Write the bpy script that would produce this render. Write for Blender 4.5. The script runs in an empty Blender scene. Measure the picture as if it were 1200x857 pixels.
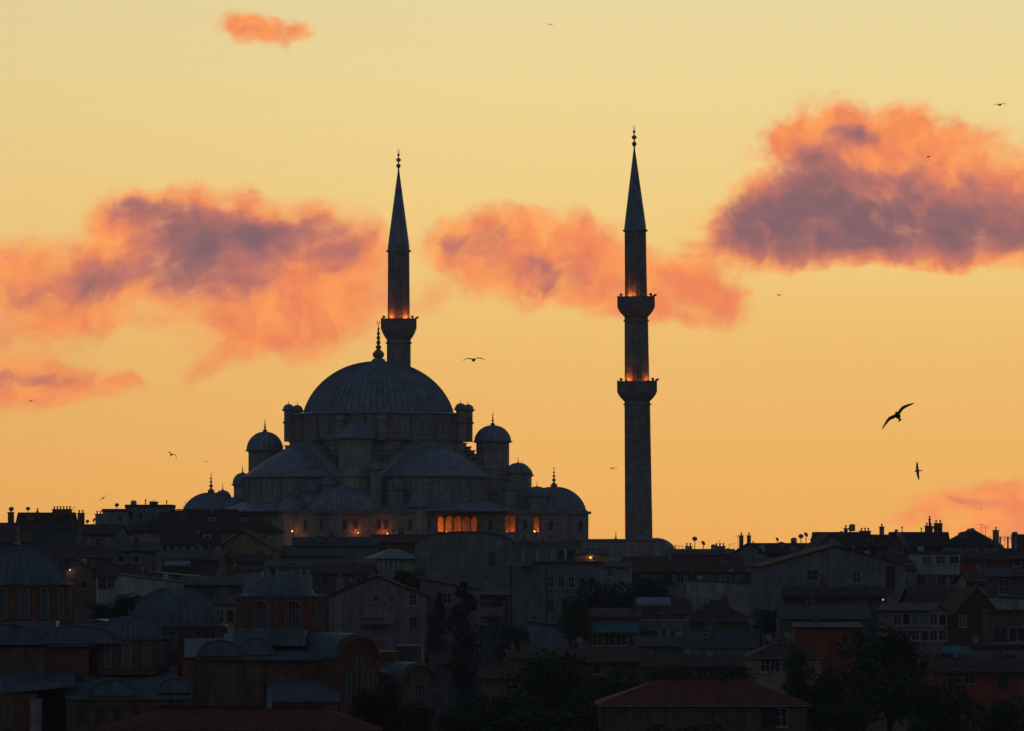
import bpy, math, random
from math import sin, cos, pi, radians, sqrt
from mathutils import Vector, Matrix
random.seed(7)
SC = bpy.context.scene
COL = SC.collection
# ------------------------------------------------------------------ camera
F = 6700.0          # focal length in photo pixels (photo is 1200 wide)
HY = 650.0          # row of the level horizon
CZ = 60.0           # camera height
cam_d = bpy.data.cameras.new('camera'); cam = bpy.data.objects.new('camera', cam_d); COL.objects.link(cam)
cam.location = (0, 0, CZ); cam.rotation_euler = (pi/2, 0, 0)
cam_d.sensor_fit = 'HORIZONTAL'; cam_d.sensor_width = 36; cam_d.lens = 36*F/1200
cam_d.shift_y = (HY-428.5)/1200.0
cam_d.clip_start = 1; cam_d.clip_end = 20000
SC.camera = cam
SC.view_settings.view_transform = 'Standard'; SC.view_settings.look = 'None'
SC.view_settings.exposure = 0; SC.view_settings.gamma = 1
SC.view_settings.use_curve_mapping = False

def srgb(r, g, b, a=1):
    f = lambda c: (c/255/12.92) if c/255 <= .04045 else ((c/255+.055)/1.055)**2.4
    return (f(r), f(g), f(b), a)

# ------------------------------------------------------------------ world
SUN_AZ, SUN_EL = 14.0, 1.0      # degrees right of straight ahead, above horizon
W = bpy.data.worlds.new('World'); SC.world = W; W.use_nodes = True
nt = W.node_tree; nt.nodes.clear()
def N(t, **k):
    n = nt.nodes.new(t)
    for a, b in k.items(): setattr(n, a, b)
    return n
def setin(n, i, v):
    if hasattr(v, 'is_output') or isinstance(v, bpy.types.NodeSocket): nt.links.new(v, n.inputs[i])
    else: n.inputs[i].default_value = v
def M(op, a, b=0.0, c=0.0, clamp=False):
    n = N('ShaderNodeMath', operation=op); n.use_clamp = clamp
    setin(n, 0, a); setin(n, 1, b)
    if len(n.inputs) > 2: setin(n, 2, c)
    return n.outputs[0]
def VM(op, a, b=(0, 0, 0)):
    n = N('ShaderNodeVectorMath', operation=op); setin(n, 0, a); setin(n, 1, b)
    return n
def SS(v, lo, hi, o0=0.0, o1=1.0, kind='SMOOTHSTEP'):
    n = N('ShaderNodeMapRange', interpolation_type=kind)
    setin(n, 0, v); setin(n, 1, lo); setin(n, 2, hi); setin(n, 3, o0); setin(n, 4, o1)
    return n.outputs[0]
def MIX(f, a, b):
    n = N('ShaderNodeMix', data_type='RGBA'); setin(n, 0, f); setin(n, 6, a); setin(n, 7, b)
    return n.outputs[2]
tc = N('ShaderNodeTexCoord'); sp = N('ShaderNodeSeparateXYZ'); nt.links.new(tc.outputs['Generated'], sp.inputs[0])
dx, dy, dz = sp.outputs
dyc = M('MAXIMUM', dy, 0.02)
# sky coordinates: gnomonic, in photo pixels per radian round the mosque's bearing
u = M('MULTIPLY_ADD', M('DIVIDE', dx, dyc), F, 600.0)
v = M('MULTIPLY_ADD', M('DIVIDE', dz, dyc), -F, HY)
cb = N('ShaderNodeCombineXYZ'); setin(cb, 0, M('ADD', u, -6.0)); setin(cb, 1, M('ADD', v, -8.0))
P = cb.outputs[0]
def noise(vec, scale, detail=5, rough=.55, off=(0, 0, 0), stretch=(1, 1, 1)):
    mp = N('ShaderNodeMapping'); setin(mp, 0, vec); mp.inputs[1].default_value = off; mp.inputs[3].default_value = stretch
    n = N('ShaderNodeTexNoise'); setin(n, 'Vector', mp.outputs[0]); n.inputs['Scale'].default_value = scale
    n.inputs['Detail'].default_value = detail; n.inputs['Roughness'].default_value = rough
    return n
def warp(vec, scale, amp, off, **k):
    n = noise(vec, scale, off=off, **k)
    s1 = VM('SUBTRACT', n.outputs['Color'], (.5, .5, .5)).outputs[0]
    s2 = N('ShaderNodeVectorMath', operation='MULTIPLY'); setin(s2, 0, s1); s2.inputs[1].default_value = (amp, amp*.65, 0)
    return VM('ADD', vec, s2.outputs[0]).outputs[0]
P1 = warp(P, 1/110, 80, (3, 5, 1), detail=3)
P2 = warp(P1, 1/34, 40, (9, 2, 7), detail=7, rough=.66)
PS = warp(P1, 1/48, 30, (1, 22, 3), detail=4, rough=.5)
def field(vec, blobs, base=.34):
    acc = 0.0
    for i, b in enumerate(blobs):
        cx, cy, rx, ry = b[:4]; w = b[4] if len(b) > 4 else 1.0; ang = b[5] if len(b) > 5 else 0
        mp = N('ShaderNodeMapping', vector_type='TEXTURE')
        if i:                      # evaluate the clumps one after another (keeps the shader stack small)
            q = N('ShaderNodeVectorMath', operation='MULTIPLY_ADD'); setin(q, 0, acc); q.inputs[1].default_value = (1e-7,)*3; setin(q, 2, vec); setin(mp, 0, q.outputs[0])
        else: setin(mp, 0, vec)
        mp.inputs[1].default_value = (cx, cy, 0); mp.inputs[2].default_value = (0, 0, radians(ang)); mp.inputs[3].default_value = (rx, ry, 1)
        d = VM('DOT_PRODUCT', mp.outputs[0], mp.outputs[0]).outputs['Value']
        g = M('POWER', base, d)
        acc = M('MULTIPLY_ADD', g, w, acc)
    return acc
COVER = [
 # big right cloud
 (862,262,52,42,.95),(905,250,60,48,1),(955,215,70,62,1.1),(930,155,44,26,.75),(1000,160,60,40,1),(1060,170,90,48,1.1),
 (1050,240,120,62,1.2),(1140,230,90,62,1.1),(1205,250,70,50,1),(1100,290,170,20,.6),(960,285,130,20,.6),
 # left cloud
 (20,320,90,50,1.0),(110,325,80,44,.95),(145,250,46,34,.9),(195,280,60,50,.8),(250,262,60,44,1.1),(320,265,80,44,1.1),(395,300,60,50,.9),
 (290,325,110,56,1.1),(350,375,90,46,.8,-12),(275,388,50,34,.55),(238,425,34,15,.6,-40),(60,372,110,24,.5),(436,300,30,26,.3),(410,360,40,36,.2),
 # lower left
 (15,430,74,32,.95),(85,442,74,20,.6,6),(140,443,36,9,.3),(30,462,90,18,.35),
 # top small
 (280,30,44,20,.65,8),(314,36,46,17,.75),(266,20,22,18,.5),(352,36,22,10,.45),(225,62,50,12,.2),
 # middle
 (540,278,44,32,.8),(590,290,70,42,1.0),(660,295,80,44,.9),(600,258,70,20,.45),(650,335,110,24,.5),(730,322,70,34,.75),(800,335,80,40,.8,8),(845,348,50,26,.4),
 (500,345,34,30,.25),(550,465,40,13,.3),
 # low right
 (1115,574,40,18,.8),(1165,580,60,26,.9),(1210,595,60,34,.8),(1070,600,40,17,.42),(1160,620,80,20,.4),
 (1050,310,90,22,.35),(1040,326,170,15,-.8),(780,88,44,10,.16),(930,102,50,16,.14),
]
DARK = [
 (862,252,40,32,.9),(905,270,60,30,.8),(935,215,46,44,.75),(975,245,80,46,.9),(1050,258,110,40,.95),(1140,270,110,28,.7),(970,190,40,30,.5),(1012,150,28,15,.8),(1200,270,50,18,.5),(1090,205,110,40,.45),(1170,235,60,30,.35),
 (152,240,34,18,.8),(195,275,36,34,.85),(250,265,60,26,.8),(320,258,80,22,.8),(225,310,70,34,.6),(100,330,52,20,.85),(20,345,50,20,.35),(380,285,50,20,.35),(300,300,120,44,.38),(60,300,50,24,.3),
 (15,428,60,16,.5),(75,440,50,10,.3),
 (545,278,34,20,.55),(585,268,20,18,.5),(625,305,60,26,.5),(640,335,34,18,.3),
 (1122,573,34,8,.4),(1170,584,50,10,.25),(290,36,26,6,.25),(720,320,60,20,.2),
]
def soft(x, k): return M('SUBTRACT', 1.0, M('POWER', k, x))
cov = soft(field(P2, COVER, .3), .25)
fine = noise(P1, 1/42, 7, .64, (4, 4, 2)).outputs['Fac']
mid = noise(P1, 1/85, 4, .6, (14, 4, 2)).outputs['Fac']
wisp = noise(P, 1/70, 7, .7, (44, 14, 2), (1, 1.9, 1)).outputs['Fac']
fn, mn, wn = M('SUBTRACT', fine, .5), M('SUBTRACT', mid, .5), M('SUBTRACT', wisp, .5)
covn = M('MULTIPLY_ADD', wn, .6, M('MULTIPLY_ADD', fn, .8, M('MULTIPLY_ADD', mn, .4, cov)))
alpha = M('MULTIPLY', SS(covn, .14, .82), SS(cov, .10, .42))
dark = M('MULTIPLY_ADD', fn, .75, M('MULTIPLY_ADD', mn, .5, soft(field(PS, DARK, .36), .3)))
darkf = M('MULTIPLY', SS(dark, .06, 1.1), SS(cov, .2, .75))
# clear evening sky by height, then clouds
ramp = N('ShaderNodeValToRGB'); setin(ramp, 0, SS(v, -60, 660, kind='LINEAR'))
cr = ramp.color_ramp
stops = [(0, (231,216,163)), (.2, (237,214,150)), (.42, (241,206,131)), (.62, (244,195,114)), (.8, (241,182,100)), (1, (239,171,87))]
cr.elements[0].position = 0; cr.elements[0].color = srgb(*stops[0][1]); cr.elements[1].position = 1; cr.elements[1].color = srgb(*stops[-1][1])
for p_, c_ in stops[1:-1]: cr.elements.new(p_).color = srgb(*c_)
leftshade = SS(u, -200, 700, .92, 1.0)
bv = N('ShaderNodeMix', data_type='RGBA', blend_type='MULTIPLY'); setin(bv, 0, 1.0); setin(bv, 6, ramp.outputs[0])
cc = N('ShaderNodeCombineColor'); setin(cc, 0, M('POWER', leftshade, .7)); setin(cc, 1, leftshade); setin(cc, 2, leftshade); setin(bv, 7, cc.outputs[0])
clear = bv.outputs[2]
lit = noise(P2, 1/55, 6, .65, (2, 17, 9)).outputs['Fac']
orange = MIX(SS(lit, .35, .65), srgb(240,132,88), srgb(255,158,88))
cloudc = MIX(SS(darkf, .35, 1), MIX(SS(darkf, 0, .5), orange, srgb(196,118,104)), srgb(130,98,104))
gold = MIX(alpha, clear, cloudc)
# glow dies away from the sunset's bearing and with height
az = M('ARCTAN2', M('ABSOLUTE', M('SUBTRACT', dx, M('MULTIPLY', dy, .05))), dy)
mask = M('MULTIPLY', SS(az, radians(9), radians(34), 1, 0), SS(dz, .12, .42, 1, 0))
skyt = N('ShaderNodeTexSky', sky_type='NISHITA'); skyt.sun_disc = False
skyt.sun_elevation = radians(SUN_EL); skyt.sun_rotation = radians(SUN_AZ); skyt.air_density = 1.2; skyt.dust_density = .6; skyt.ozone_density = 3
hs = N('ShaderNodeHueSaturation'); hs.inputs['Saturation'].default_value = .68; hs.inputs['Value'].default_value = 1.12; setin(hs, 'Color', skyt.outputs[0])
bg1 = N('ShaderNodeBackground'); setin(bg1, 0, hs.outputs[0]); bg1.inputs[1].default_value = 0.15
bg2 = N('ShaderNodeBackground'); setin(bg2, 0, gold); setin(bg2, 1, SS(v, 0, 560, 1.09, 1.27, 'LINEAR'))
ms = N('ShaderNodeMixShader'); setin(ms, 0, mask); nt.links.new(bg1.outputs[0], ms.inputs[1]); nt.links.new(bg2.outputs[0], ms.inputs[2])
wo = N('ShaderNodeOutputWorld'); nt.links.new(ms.outputs[0], wo.inputs[0])
# ------------------------------------------------------------------ sun (already on the horizon behind the hill)
sd = bpy.data.lights.new('sun', 'SUN'); sd.energy = 0.10; sd.angle = radians(6); sd.color = (1, .55, .3)
so = bpy.data.objects.new('sun', sd); COL.objects.link(so)
so.rotation_euler = (radians(90-SUN_EL-1), 0, radians(180-SUN_AZ))
so.location = (0, 0, 200)

# ================================================================== helpers
def tag(o, label=None, cat=None, group=None, kind=None):
    if label: o['label'] = label
    if cat: o['category'] = cat
    if group: o['group'] = group
    if kind: o['kind'] = kind
    return o
def empty(name, loc, rz=0, label=None, cat=None, group=None):
    o = bpy.data.objects.new(name, None); COL.objects.link(o); o.location = loc; o.rotation_euler = (0, 0, rz)
    o.empty_display_size = .5
    return tag(o, label, cat, group)
def link(name, me, parent=None, loc=(0, 0, 0), rot=(0, 0, 0), scale=(1, 1, 1)):
    o = bpy.data.objects.new(name, me); COL.objects.link(o); o.location = loc; o.rotation_euler = rot; o.scale = scale
    if parent: o.parent = parent
    return o
class MB:
    def __init__(s): s.v = []; s.f = []
    def add(s, vs, fs, mat=None):
        n = len(s.v)
        s.v += [tuple(mat @ Vector(q)) if mat else tuple(q) for q in vs]
        s.f += [tuple(n+i for i in f) for f in fs]; return s
    def box(s, x0, x1, y0, y1, z0, z1, mat=None):
        return s.add([(x0,y0,z0),(x1,y0,z0),(x1,y1,z0),(x0,y1,z0),(x0,y0,z1),(x1,y0,z1),(x1,y1,z1),(x0,y1,z1)],
              [(3,2,1,0),(4,5,6,7),(0,1,5,4),(1,2,6,5),(2,3,7,6),(3,0,4,7)], mat)
    def prism(s, pts, a, b, axis='y', mat=None):
        """polygon pts (2D) extruded from a to b along axis; 2D = (x,z) for y, (y,z) for x, (x,y) for z"""
        n = len(pts)
        def q(p, t):
            return (p[0], t, p[1]) if axis == 'y' else ((t, p[0], p[1]) if axis == 'x' else (p[0], p[1], t))
        vs = [q(p, a) for p in pts]+[q(p, b) for p in pts]
        fs = [tuple(range(n))[::-1], tuple(range(n, 2*n))]+[(i, (i+1) % n, n+(i+1) % n, n+i) for i in range(n)]
        return s.add(vs, fs, mat)
    def lathe(s, prof, seg=24, a0=0, a1=2*pi, c=(0, 0), ridge=0, every=2, closed=None, mat=None):
        full = abs(a1-a0-2*pi) < 1e-6
        m = seg if full else seg+1
        vs = []; fs = []; k = len(prof)
        for i in range(m):
            a = a0+(a1-a0)*i/seg
            for (r, z) in prof:
                rr = r+(ridge if (ridge and i % every == 0 and r > .3) else 0)
                vs.append((c[0]+rr*cos(a), c[1]+rr*sin(a), z))
        for i in range(seg):
            j = (i+1) % m
            for t in range(k-1): fs.append((i*k+t, j*k+t, j*k+t+1, i*k+t+1))
        if full:
            fs.append(tuple(i*k for i in range(m))[::-1]); fs.append(tuple(i*k+k-1 for i in range(m)))
        else:
            vs += [(c[0], c[1], prof[0][1]), (c[0], c[1], prof[-1][1])]
            b = m*k
            fs.append(tuple([b]+[i*k for i in range(m)])); fs.append(tuple([b+1]+[i*k+k-1 for i in range(m)][::-1]))
            fs.append(tuple([b]+[t for t in range(k)]+[b+1])); fs.append(tuple([b]+[(m-1)*k+t for t in range(k)]+[b+1]))
        return s.add(vs, fs, mat)
    def tube(s, p, q, r0, r1=None, seg=6):
        p, q = Vector(p), Vector(q); r1 = r0 if r1 is None else r1
        d = (q-p); L = d.length
        if L < 1e-6: return s
        m = Matrix.Translation(p) @ d.to_track_quat('Z', 'Y').to_matrix().to_4x4()
        return s.lathe([(r0, 0), (r1, L)], seg, mat=m)
    def mesh(s, name, mat, smooth=False):
        me = bpy.data.meshes.new(name); me.from_pydata(s.v, [], s.f); me.update()
        me.materials.append(mat)
        if smooth:
            try:
                me.polygons.foreach_set('use_smooth', [True]*len(me.polygons)); me.set_sharp_from_angle(angle=radians(35))
            except Exception: pass
        return me
    def build(s, name, mat, parent=None, smooth=False, loc=(0, 0, 0), rot=(0, 0, 0)):
        return link(name, s.mesh(name, mat, smooth), parent, loc, rot)

def dome_prof(r, h, n=12, bulge=.5):
    out = []
    R = (r*r+h*h)/(2*h)
    for i in range(n+1):
        t = i/n
        ze = h*sin(t*pi/2); re = r*cos(t*pi/2)                    # ellipse
        z = ze; rc = sqrt(max(R*R-(z+R-h)**2, 0))                 # circular cap at same height
        rr = re*(bulge)+rc*(1-bulge)
        out.append((max(rr, .02), z))
    return out

def rib_dome(name, prof, ribs, parent, m0, c=(0, 0), ridge=.1, frac=.2):
    """dome of lead sheets between raised rolls; the rolls get a darkened colour that stands in for their shading"""
    vs = []; fs = []; mi = []; k = len(prof); cols = []
    for i in range(ribs):
        st = 2*pi/ribs
        for (f, e) in ((-frac/2, 0), (0, ridge), (frac/2, 0), (.5, -.0)): cols.append(((i+f)*st, e))
    n = len(cols)
    for (a, e) in cols:
        for (r, z) in prof:
            q = min(1, r/prof[0][0]*2.5); rr = r+e*q; vs.append((c[0]+rr*cos(a), c[1]+rr*sin(a), z+e*(1-r/prof[0][0])*q))
    for i in range(n):
        j = (i+1) % n
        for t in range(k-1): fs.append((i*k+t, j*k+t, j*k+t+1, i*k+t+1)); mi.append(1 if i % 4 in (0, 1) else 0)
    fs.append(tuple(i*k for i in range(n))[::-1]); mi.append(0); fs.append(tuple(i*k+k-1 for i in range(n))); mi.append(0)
    me = bpy.data.meshes.new(name); me.from_pydata(vs, [], fs); me.materials.append(m0); me.materials.append(ROLLN_SHADE if m0 is LEADN else ROLL_SHADE)
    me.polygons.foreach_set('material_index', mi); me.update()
    return link(name, me, parent)
# ------------------------------------------------------------------ materials
MATS = {}
def mat(name, col, rough=.8, metal=0, kind=None, scale=1.0, var=.25, bump=.3, spec=.3, emit=None, col2=None):
    if name in MATS: return MATS[name]
    m = bpy.data.materials.new(name); m.use_nodes = True; t = m.node_tree; nd = t.nodes; lk = t.links
    b = nd['Principled BSDF']; b.inputs['Roughness'].default_value = rough; b.inputs['Metallic'].default_value = metal
    b.inputs['Specular IOR Level'].default_value = spec
    if emit:
        b.inputs['Emission Color'].default_value = (*emit[0], 1); b.inputs['Emission Strength'].default_value = emit[1]
    tcn = nd.new('ShaderNodeTexCoord'); co = tcn.outputs['Object']
    n1 = nd.new('ShaderNodeTexNoise'); n1.inputs['Scale'].default_value = .35*scale; n1.inputs['Detail'].default_value = 8; n1.inputs['Roughness'].default_value = .7
    lk.new(co, n1.inputs['Vector'])
    # streaks running down the face
    mp = nd.new('ShaderNodeMapping'); mp.inputs[3].default_value = (1.6, 1.6, .12); lk.new(co, mp.inputs[0])
    n2 = nd.new('ShaderNodeTexNoise'); n2.inputs['Scale'].default_value = 1.1*scale; n2.inputs['Detail'].default_value = 5; lk.new(mp.outputs[0], n2.inputs['Vector'])
    ad = nd.new('ShaderNodeMath'); ad.operation = 'MULTIPLY_ADD'; lk.new(n1.outputs['Fac'], ad.inputs[0]); ad.inputs[1].default_value = .6
    m2 = nd.new('ShaderNodeMath'); m2.operation = 'MULTIPLY'; lk.new(n2.outputs['Fac'], m2.inputs[0]); m2.inputs[1].default_value = .4; lk.new(m2.outputs[0], ad.inputs[2])
    rp = nd.new('ShaderNodeMapRange'); lk.new(ad.outputs[0], rp.inputs[0]); rp.inputs[1].default_value = .3; rp.inputs[2].default_value = .7
    mx = nd.new('ShaderNodeMix'); mx.data_type = 'RGBA'; lk.new(rp.outputs[0], mx.inputs[0])
    lo = tuple(c*(1-var*1.6) for c in col); hi = tuple(min(c*(1+var), .9) for c in col)
    mx.inputs[6].default_value = (*(lo), 1); mx.inputs[7].default_value = (*(hi), 1)
    cout = mx.outputs[2]; hgt = n1.outputs['Fac']
    if kind == 'brick':
        # brick by (x+y, z) so that all wall faces show courses
        sx = nd.new('ShaderNodeSeparateXYZ'); lk.new(co, sx.inputs[0])
        a = nd.new('ShaderNodeMath'); a.operation = 'ADD'; lk.new(sx.outputs[0], a.inputs[0]); lk.new(sx.outputs[1], a.inputs[1])
        cbn = nd.new('ShaderNodeCombineXYZ'); lk.new(a.outputs[0], cbn.inputs[0]); lk.new(sx.outputs[2], cbn.inputs[1])
        br = nd.new('ShaderNodeTexBrick'); lk.new(cbn.outputs[0], br.inputs['Vector']); br.inputs['Scale'].default_value = scale
        br.inputs['Brick Width'].default_value = .9; br.inputs['Row Height'].default_value = .42; br.inputs['Mortar Size'].default_value = .03
        br.inputs['Color1'].default_value = (1, 1, 1, 1); br.inputs['Color2'].default_value = (.68, .66, .64, 1); br.inputs['Mortar'].default_value = (*(col2 or (.5, .5, .5)), 1)
        mm = nd.new('ShaderNodeMix'); mm.data_type = 'RGBA'; mm.blend_type = 'MULTIPLY'; mm.inputs[0].default_value = 1
        lk.new(cout, mm.inputs[6]); lk.new(br.outputs['Color'], mm.inputs[7]); cout = mm.outputs[2]
    if kind == 'tile':
        wv = nd.new('ShaderNodeTexWave'); wv.wave_type = 'BANDS'; wv.bands_direction = 'X'; wv.inputs['Scale'].default_value = .9*scale; wv.inputs['Distortion'].default_value = .4
        lk.new(co, wv.inputs['Vector'])
        vo = nd.new('ShaderNodeTexVoronoi'); vo.inputs['Scale'].default_value = 2.2; lk.new(co, vo.inputs['Vector'])
        mm = nd.new('ShaderNodeMix'); mm.data_type = 'RGBA'; mm.blend_type = 'MULTIPLY'; mm.inputs[0].default_value = .55
        bw = nd.new('ShaderNodeRGBToBW'); lk.new(vo.outputs['Color'], bw.inputs[0])
        lk.new(cout, mm.inputs[6]); lk.new(bw.outputs[0], mm.inputs[7]); cout = mm.outputs[2]
        hgt = wv.outputs['Fac']
    lk.new(cout, b.inputs['Base Color'])
    if bump:
        bp = nd.new('ShaderNodeBump'); bp.inputs['Strength'].default_value = bump; bp.inputs['Distance'].default_value = .08
        lk.new(hgt, bp.inputs['Height']); lk.new(bp.outputs[0], b.inputs['Normal'])
    MATS[name] = m; return m
LEAD = mat('lead_sheet', (.29, .36, .44), .55, .2, scale=1.2, var=.42, spec=.4)
ROLL_SHADE = mat('lead_roll_shade', (.19, .235, .29), .6, .2, scale=1.2, var=.3, spec=.4)  # rolls darker than the sheets: rib shading put into the colour
ROLLN_SHADE = mat('lead_roll_shade_church', (.14, .175, .215), .6, .2, scale=1.2, var=.3, spec=.4)  # same painted rib shading, for the church domes
LEADN = mat('lead_sheet_aged', (.17, .22, .27), .6, .2, scale=1.6, var=.35, spec=.35)
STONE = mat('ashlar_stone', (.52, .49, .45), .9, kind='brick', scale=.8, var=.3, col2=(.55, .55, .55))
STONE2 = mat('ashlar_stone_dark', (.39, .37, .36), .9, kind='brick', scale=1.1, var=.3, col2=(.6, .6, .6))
BRICK = mat('old_brick', (.27, .115, .08), .9, kind='brick', scale=1.8, var=.3, col2=(1.1, 1.2, 1.2))
BRICKS = mat('striped_masonry', (.23, .14, .11), .9, kind='brick', scale=1.2, var=.4, col2=(1.2, 1.3, 1.3))
GOLD = mat('gilded_metal', (.55, .38, .14), .35, .9, var=.2, bump=0)
DMET = mat('dark_metal', (.06, .06, .065), .5, .6, var=.2, bump=0)
GLASS = mat('window_glass', (.02, .025, .03), .12, 0, var=.1, bump=0, spec=.6)
LATT = mat('plaster_lattice', (.24, .25, .26), .8, var=.15, bump=0)
WHITE = mat('white_frame', (.40, .42, .44), .5, var=.1, bump=0)
GREYF = mat('grey_frame', (.22, .23, .24), .6, var=.1, bump=0)
BROWNF = mat('brown_frame', (.12, .07, .045), .7, var=.1, bump=0)
CURT = mat('curtained_glass', (.14, .14, .13), .35, var=.3, bump=0, scale=6)
BARK = mat('bark', (.07, .05, .04), .95, scale=4)
CONC = mat('concrete', (.28, .28, .28), .9, scale=1)
def matp(n, c, r): return mat(n, c, r, var=.42, scale=1.5, bump=.5)
PL = dict(
 grey=matp('plaster_grey', (.25, .27, .29), .9), dark=matp('plaster_dark', (.12, .125, .14), .9), pale=matp('plaster_pale', (.50, .51, .52), .9),
 cream=matp('plaster_cream', (.42, .38, .28), .9), mauve=matp('plaster_mauve', (.30, .24, .28), .9), brown=matp('plaster_brown', (.20, .13, .10), .9),
 yellow=matp('plaster_yellow', (.34, .29, .15), .9), red=matp('plaster_red', (.36, .085, .06), .9), blue=matp('plaster_blue', (.32, .38, .46), .9),
 timber=mat('dark_timber', (.11, .055, .04), .85, scale=3), teal=mat('teal_cloth', (.05, .26, .27), .8), pink=matp('plaster_pink', (.34, .22, .21), .9))
RF = dict(tile=mat('clay_tiles', (.17, .065, .045), .85, kind='tile'), dark=mat('weathered_tiles', (.075, .05, .045), .85, kind='tile'),
 slate=mat('slate_sheet', (.075, .085, .10), .8), red=mat('red_tiles', (.26, .055, .04), .85, kind='tile'), pale=mat('pale_sheet', (.26, .28, .30), .6), brown=mat('brown_tiles', (.12, .065, .05), .85, kind='tile'))
def lampmat(name, col, st): return mat(name, (.8, .6, .4), .5, emit=(col, st), var=0, bump=0)
BULB = lampmat('lamp_glass_amber', (1, .38, .08), 5)
BULBW = lampmat('lamp_glass_pale', (1, .75, .5), .5)
def leafmat(name, col):
    m = bpy.data.materials.new(name); m.use_nodes = True; t = m.node_tree; b = t.nodes['Principled BSDF']
    b.inputs['Roughness'].default_value = .75; b.inputs['Specular IOR Level'].default_value = .15
    oi = t.nodes.new('ShaderNodeTexCoord'); n = t.nodes.new('ShaderNodeTexNoise'); n.inputs['Scale'].default_value = .8; n.inputs['Detail'].default_value = 4
    t.links.new(oi.outputs['Object'], n.inputs['Vector'])
    mx = t.nodes.new('ShaderNodeMix'); mx.data_type = 'RGBA'; t.links.new(n.outputs['Fac'], mx.inputs[0])
    mx.inputs[6].default_value = (*[c*.5 for c in col], 1); mx.inputs[7].default_value = (*[c*1.6 for c in col], 1)
    t.links.new(mx.outputs[2], b.inputs['Base Color']); return m
LEAF = leafmat('leaves_green', (.045, .07, .03)); LEAFD = leafmat('leaves_dark', (.025, .045, .028))

# ================================================================== terrain
TY = [(-400,-28),(300,-28),(430,-25),(560,-22.5),(700,-19.5),(850,-13.5),(930,-7.5),(955,-4),(975,-2.6),(1075,-2.6),(1200,-14),(1500,-50),(2400,-110)]
def terr(x, y):
    for (a, za), (b, zb) in zip(TY, TY[1:]):
        if y <= b:
            t = (y-a)/(b-a); z = za+(zb-za)*t; break
    else: z = TY[-1][1]
    if y > 450: z += 1.2*sin(x*.021+1)*cos(y*.013)*min(1, (y-450)/150)*(0 if 955 < y < 1080 else 1)
    return CZ+z
def terrain():
    ys = [-400+50*i for i in range(14)]+[300+10*i for i in range(100)]+[1300+100*i for i in range(12)]
    xs = [-2400,-1800,-1200,-700,-450,-320]+[-240+12*i for i in range(41)]+[320,450,700,1200,1800,2400]
    mb = MB(); n = len(xs)
    for y in ys:
        for x in xs: mb.v.append((x, y, terr(x, y)+random.uniform(-.25, .25)))
    for j in range(len(ys)-1):
        for i in range(n-1): mb.f.append((j*n+i, j*n+i+1, (j+1)*n+i+1, (j+1)*n+i))
    o = mb.build('ground', mat('hillside_earth', (.075, .07, .055), .95, scale=.5, var=.4), smooth=True)
    tag(o, kind='structure')
terrain()

# ================================================================== shared small meshes
def finial_mesh(h, name='finial', m=None):
    p = [(.10, 0), (.34, .03), (.42, .10), (.30, .18), (.12, .24), (.10, .30), (.22, .34), (.26, .38), (.10, .43), (.07, .50), (.17, .54), (.19, .575), (.07, .61), (.055, .69), (.13, .72), (.14, .745), (.05, .77), (.04, .86), (.02, .88)]
    mb = MB(); mb.lathe([(r*h*.42, z*h) for r, z in p], 10)
    n = 10                                                       # crescent on top
    for i in range(n):
        a = radians(-60+(360-60)*i/n); b = radians(-60+(300)*(i+1)/n)
        R = .055*h; c = (0, 0, .93*h)
        mb.tube((R*cos(a-pi/2+pi/3), 0, c[2]+R*sin(a-pi/2+pi/3)), (R*cos(b-pi/2+pi/3), 0, c[2]+R*sin(b-pi/2+pi/3)), .010*h, seg=5)
    return mb.mesh(name, m or GOLD, True)
FIN = {}
def finial(h, parent, loc, m=None, rz=None):
    k = (round(h, 1), (m or GOLD).name)
    if k not in FIN: FIN[k] = finial_mesh(k[0], m=m)
    return link('finial', FIN[k], parent, loc, (0, 0, random.uniform(-.6, .6) if rz is None else rz))
def arch_pts(w, h, n=10, x0=0, z0=0):
    r = w/2; pts = [(x0-r, z0), (x0+r, z0)]
    for i in range(n+1):
        a = pi*i/n; pts.append((x0+r*cos(a), z0+h-r+r*sin(a)))
    return pts
WIN = {}
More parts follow.
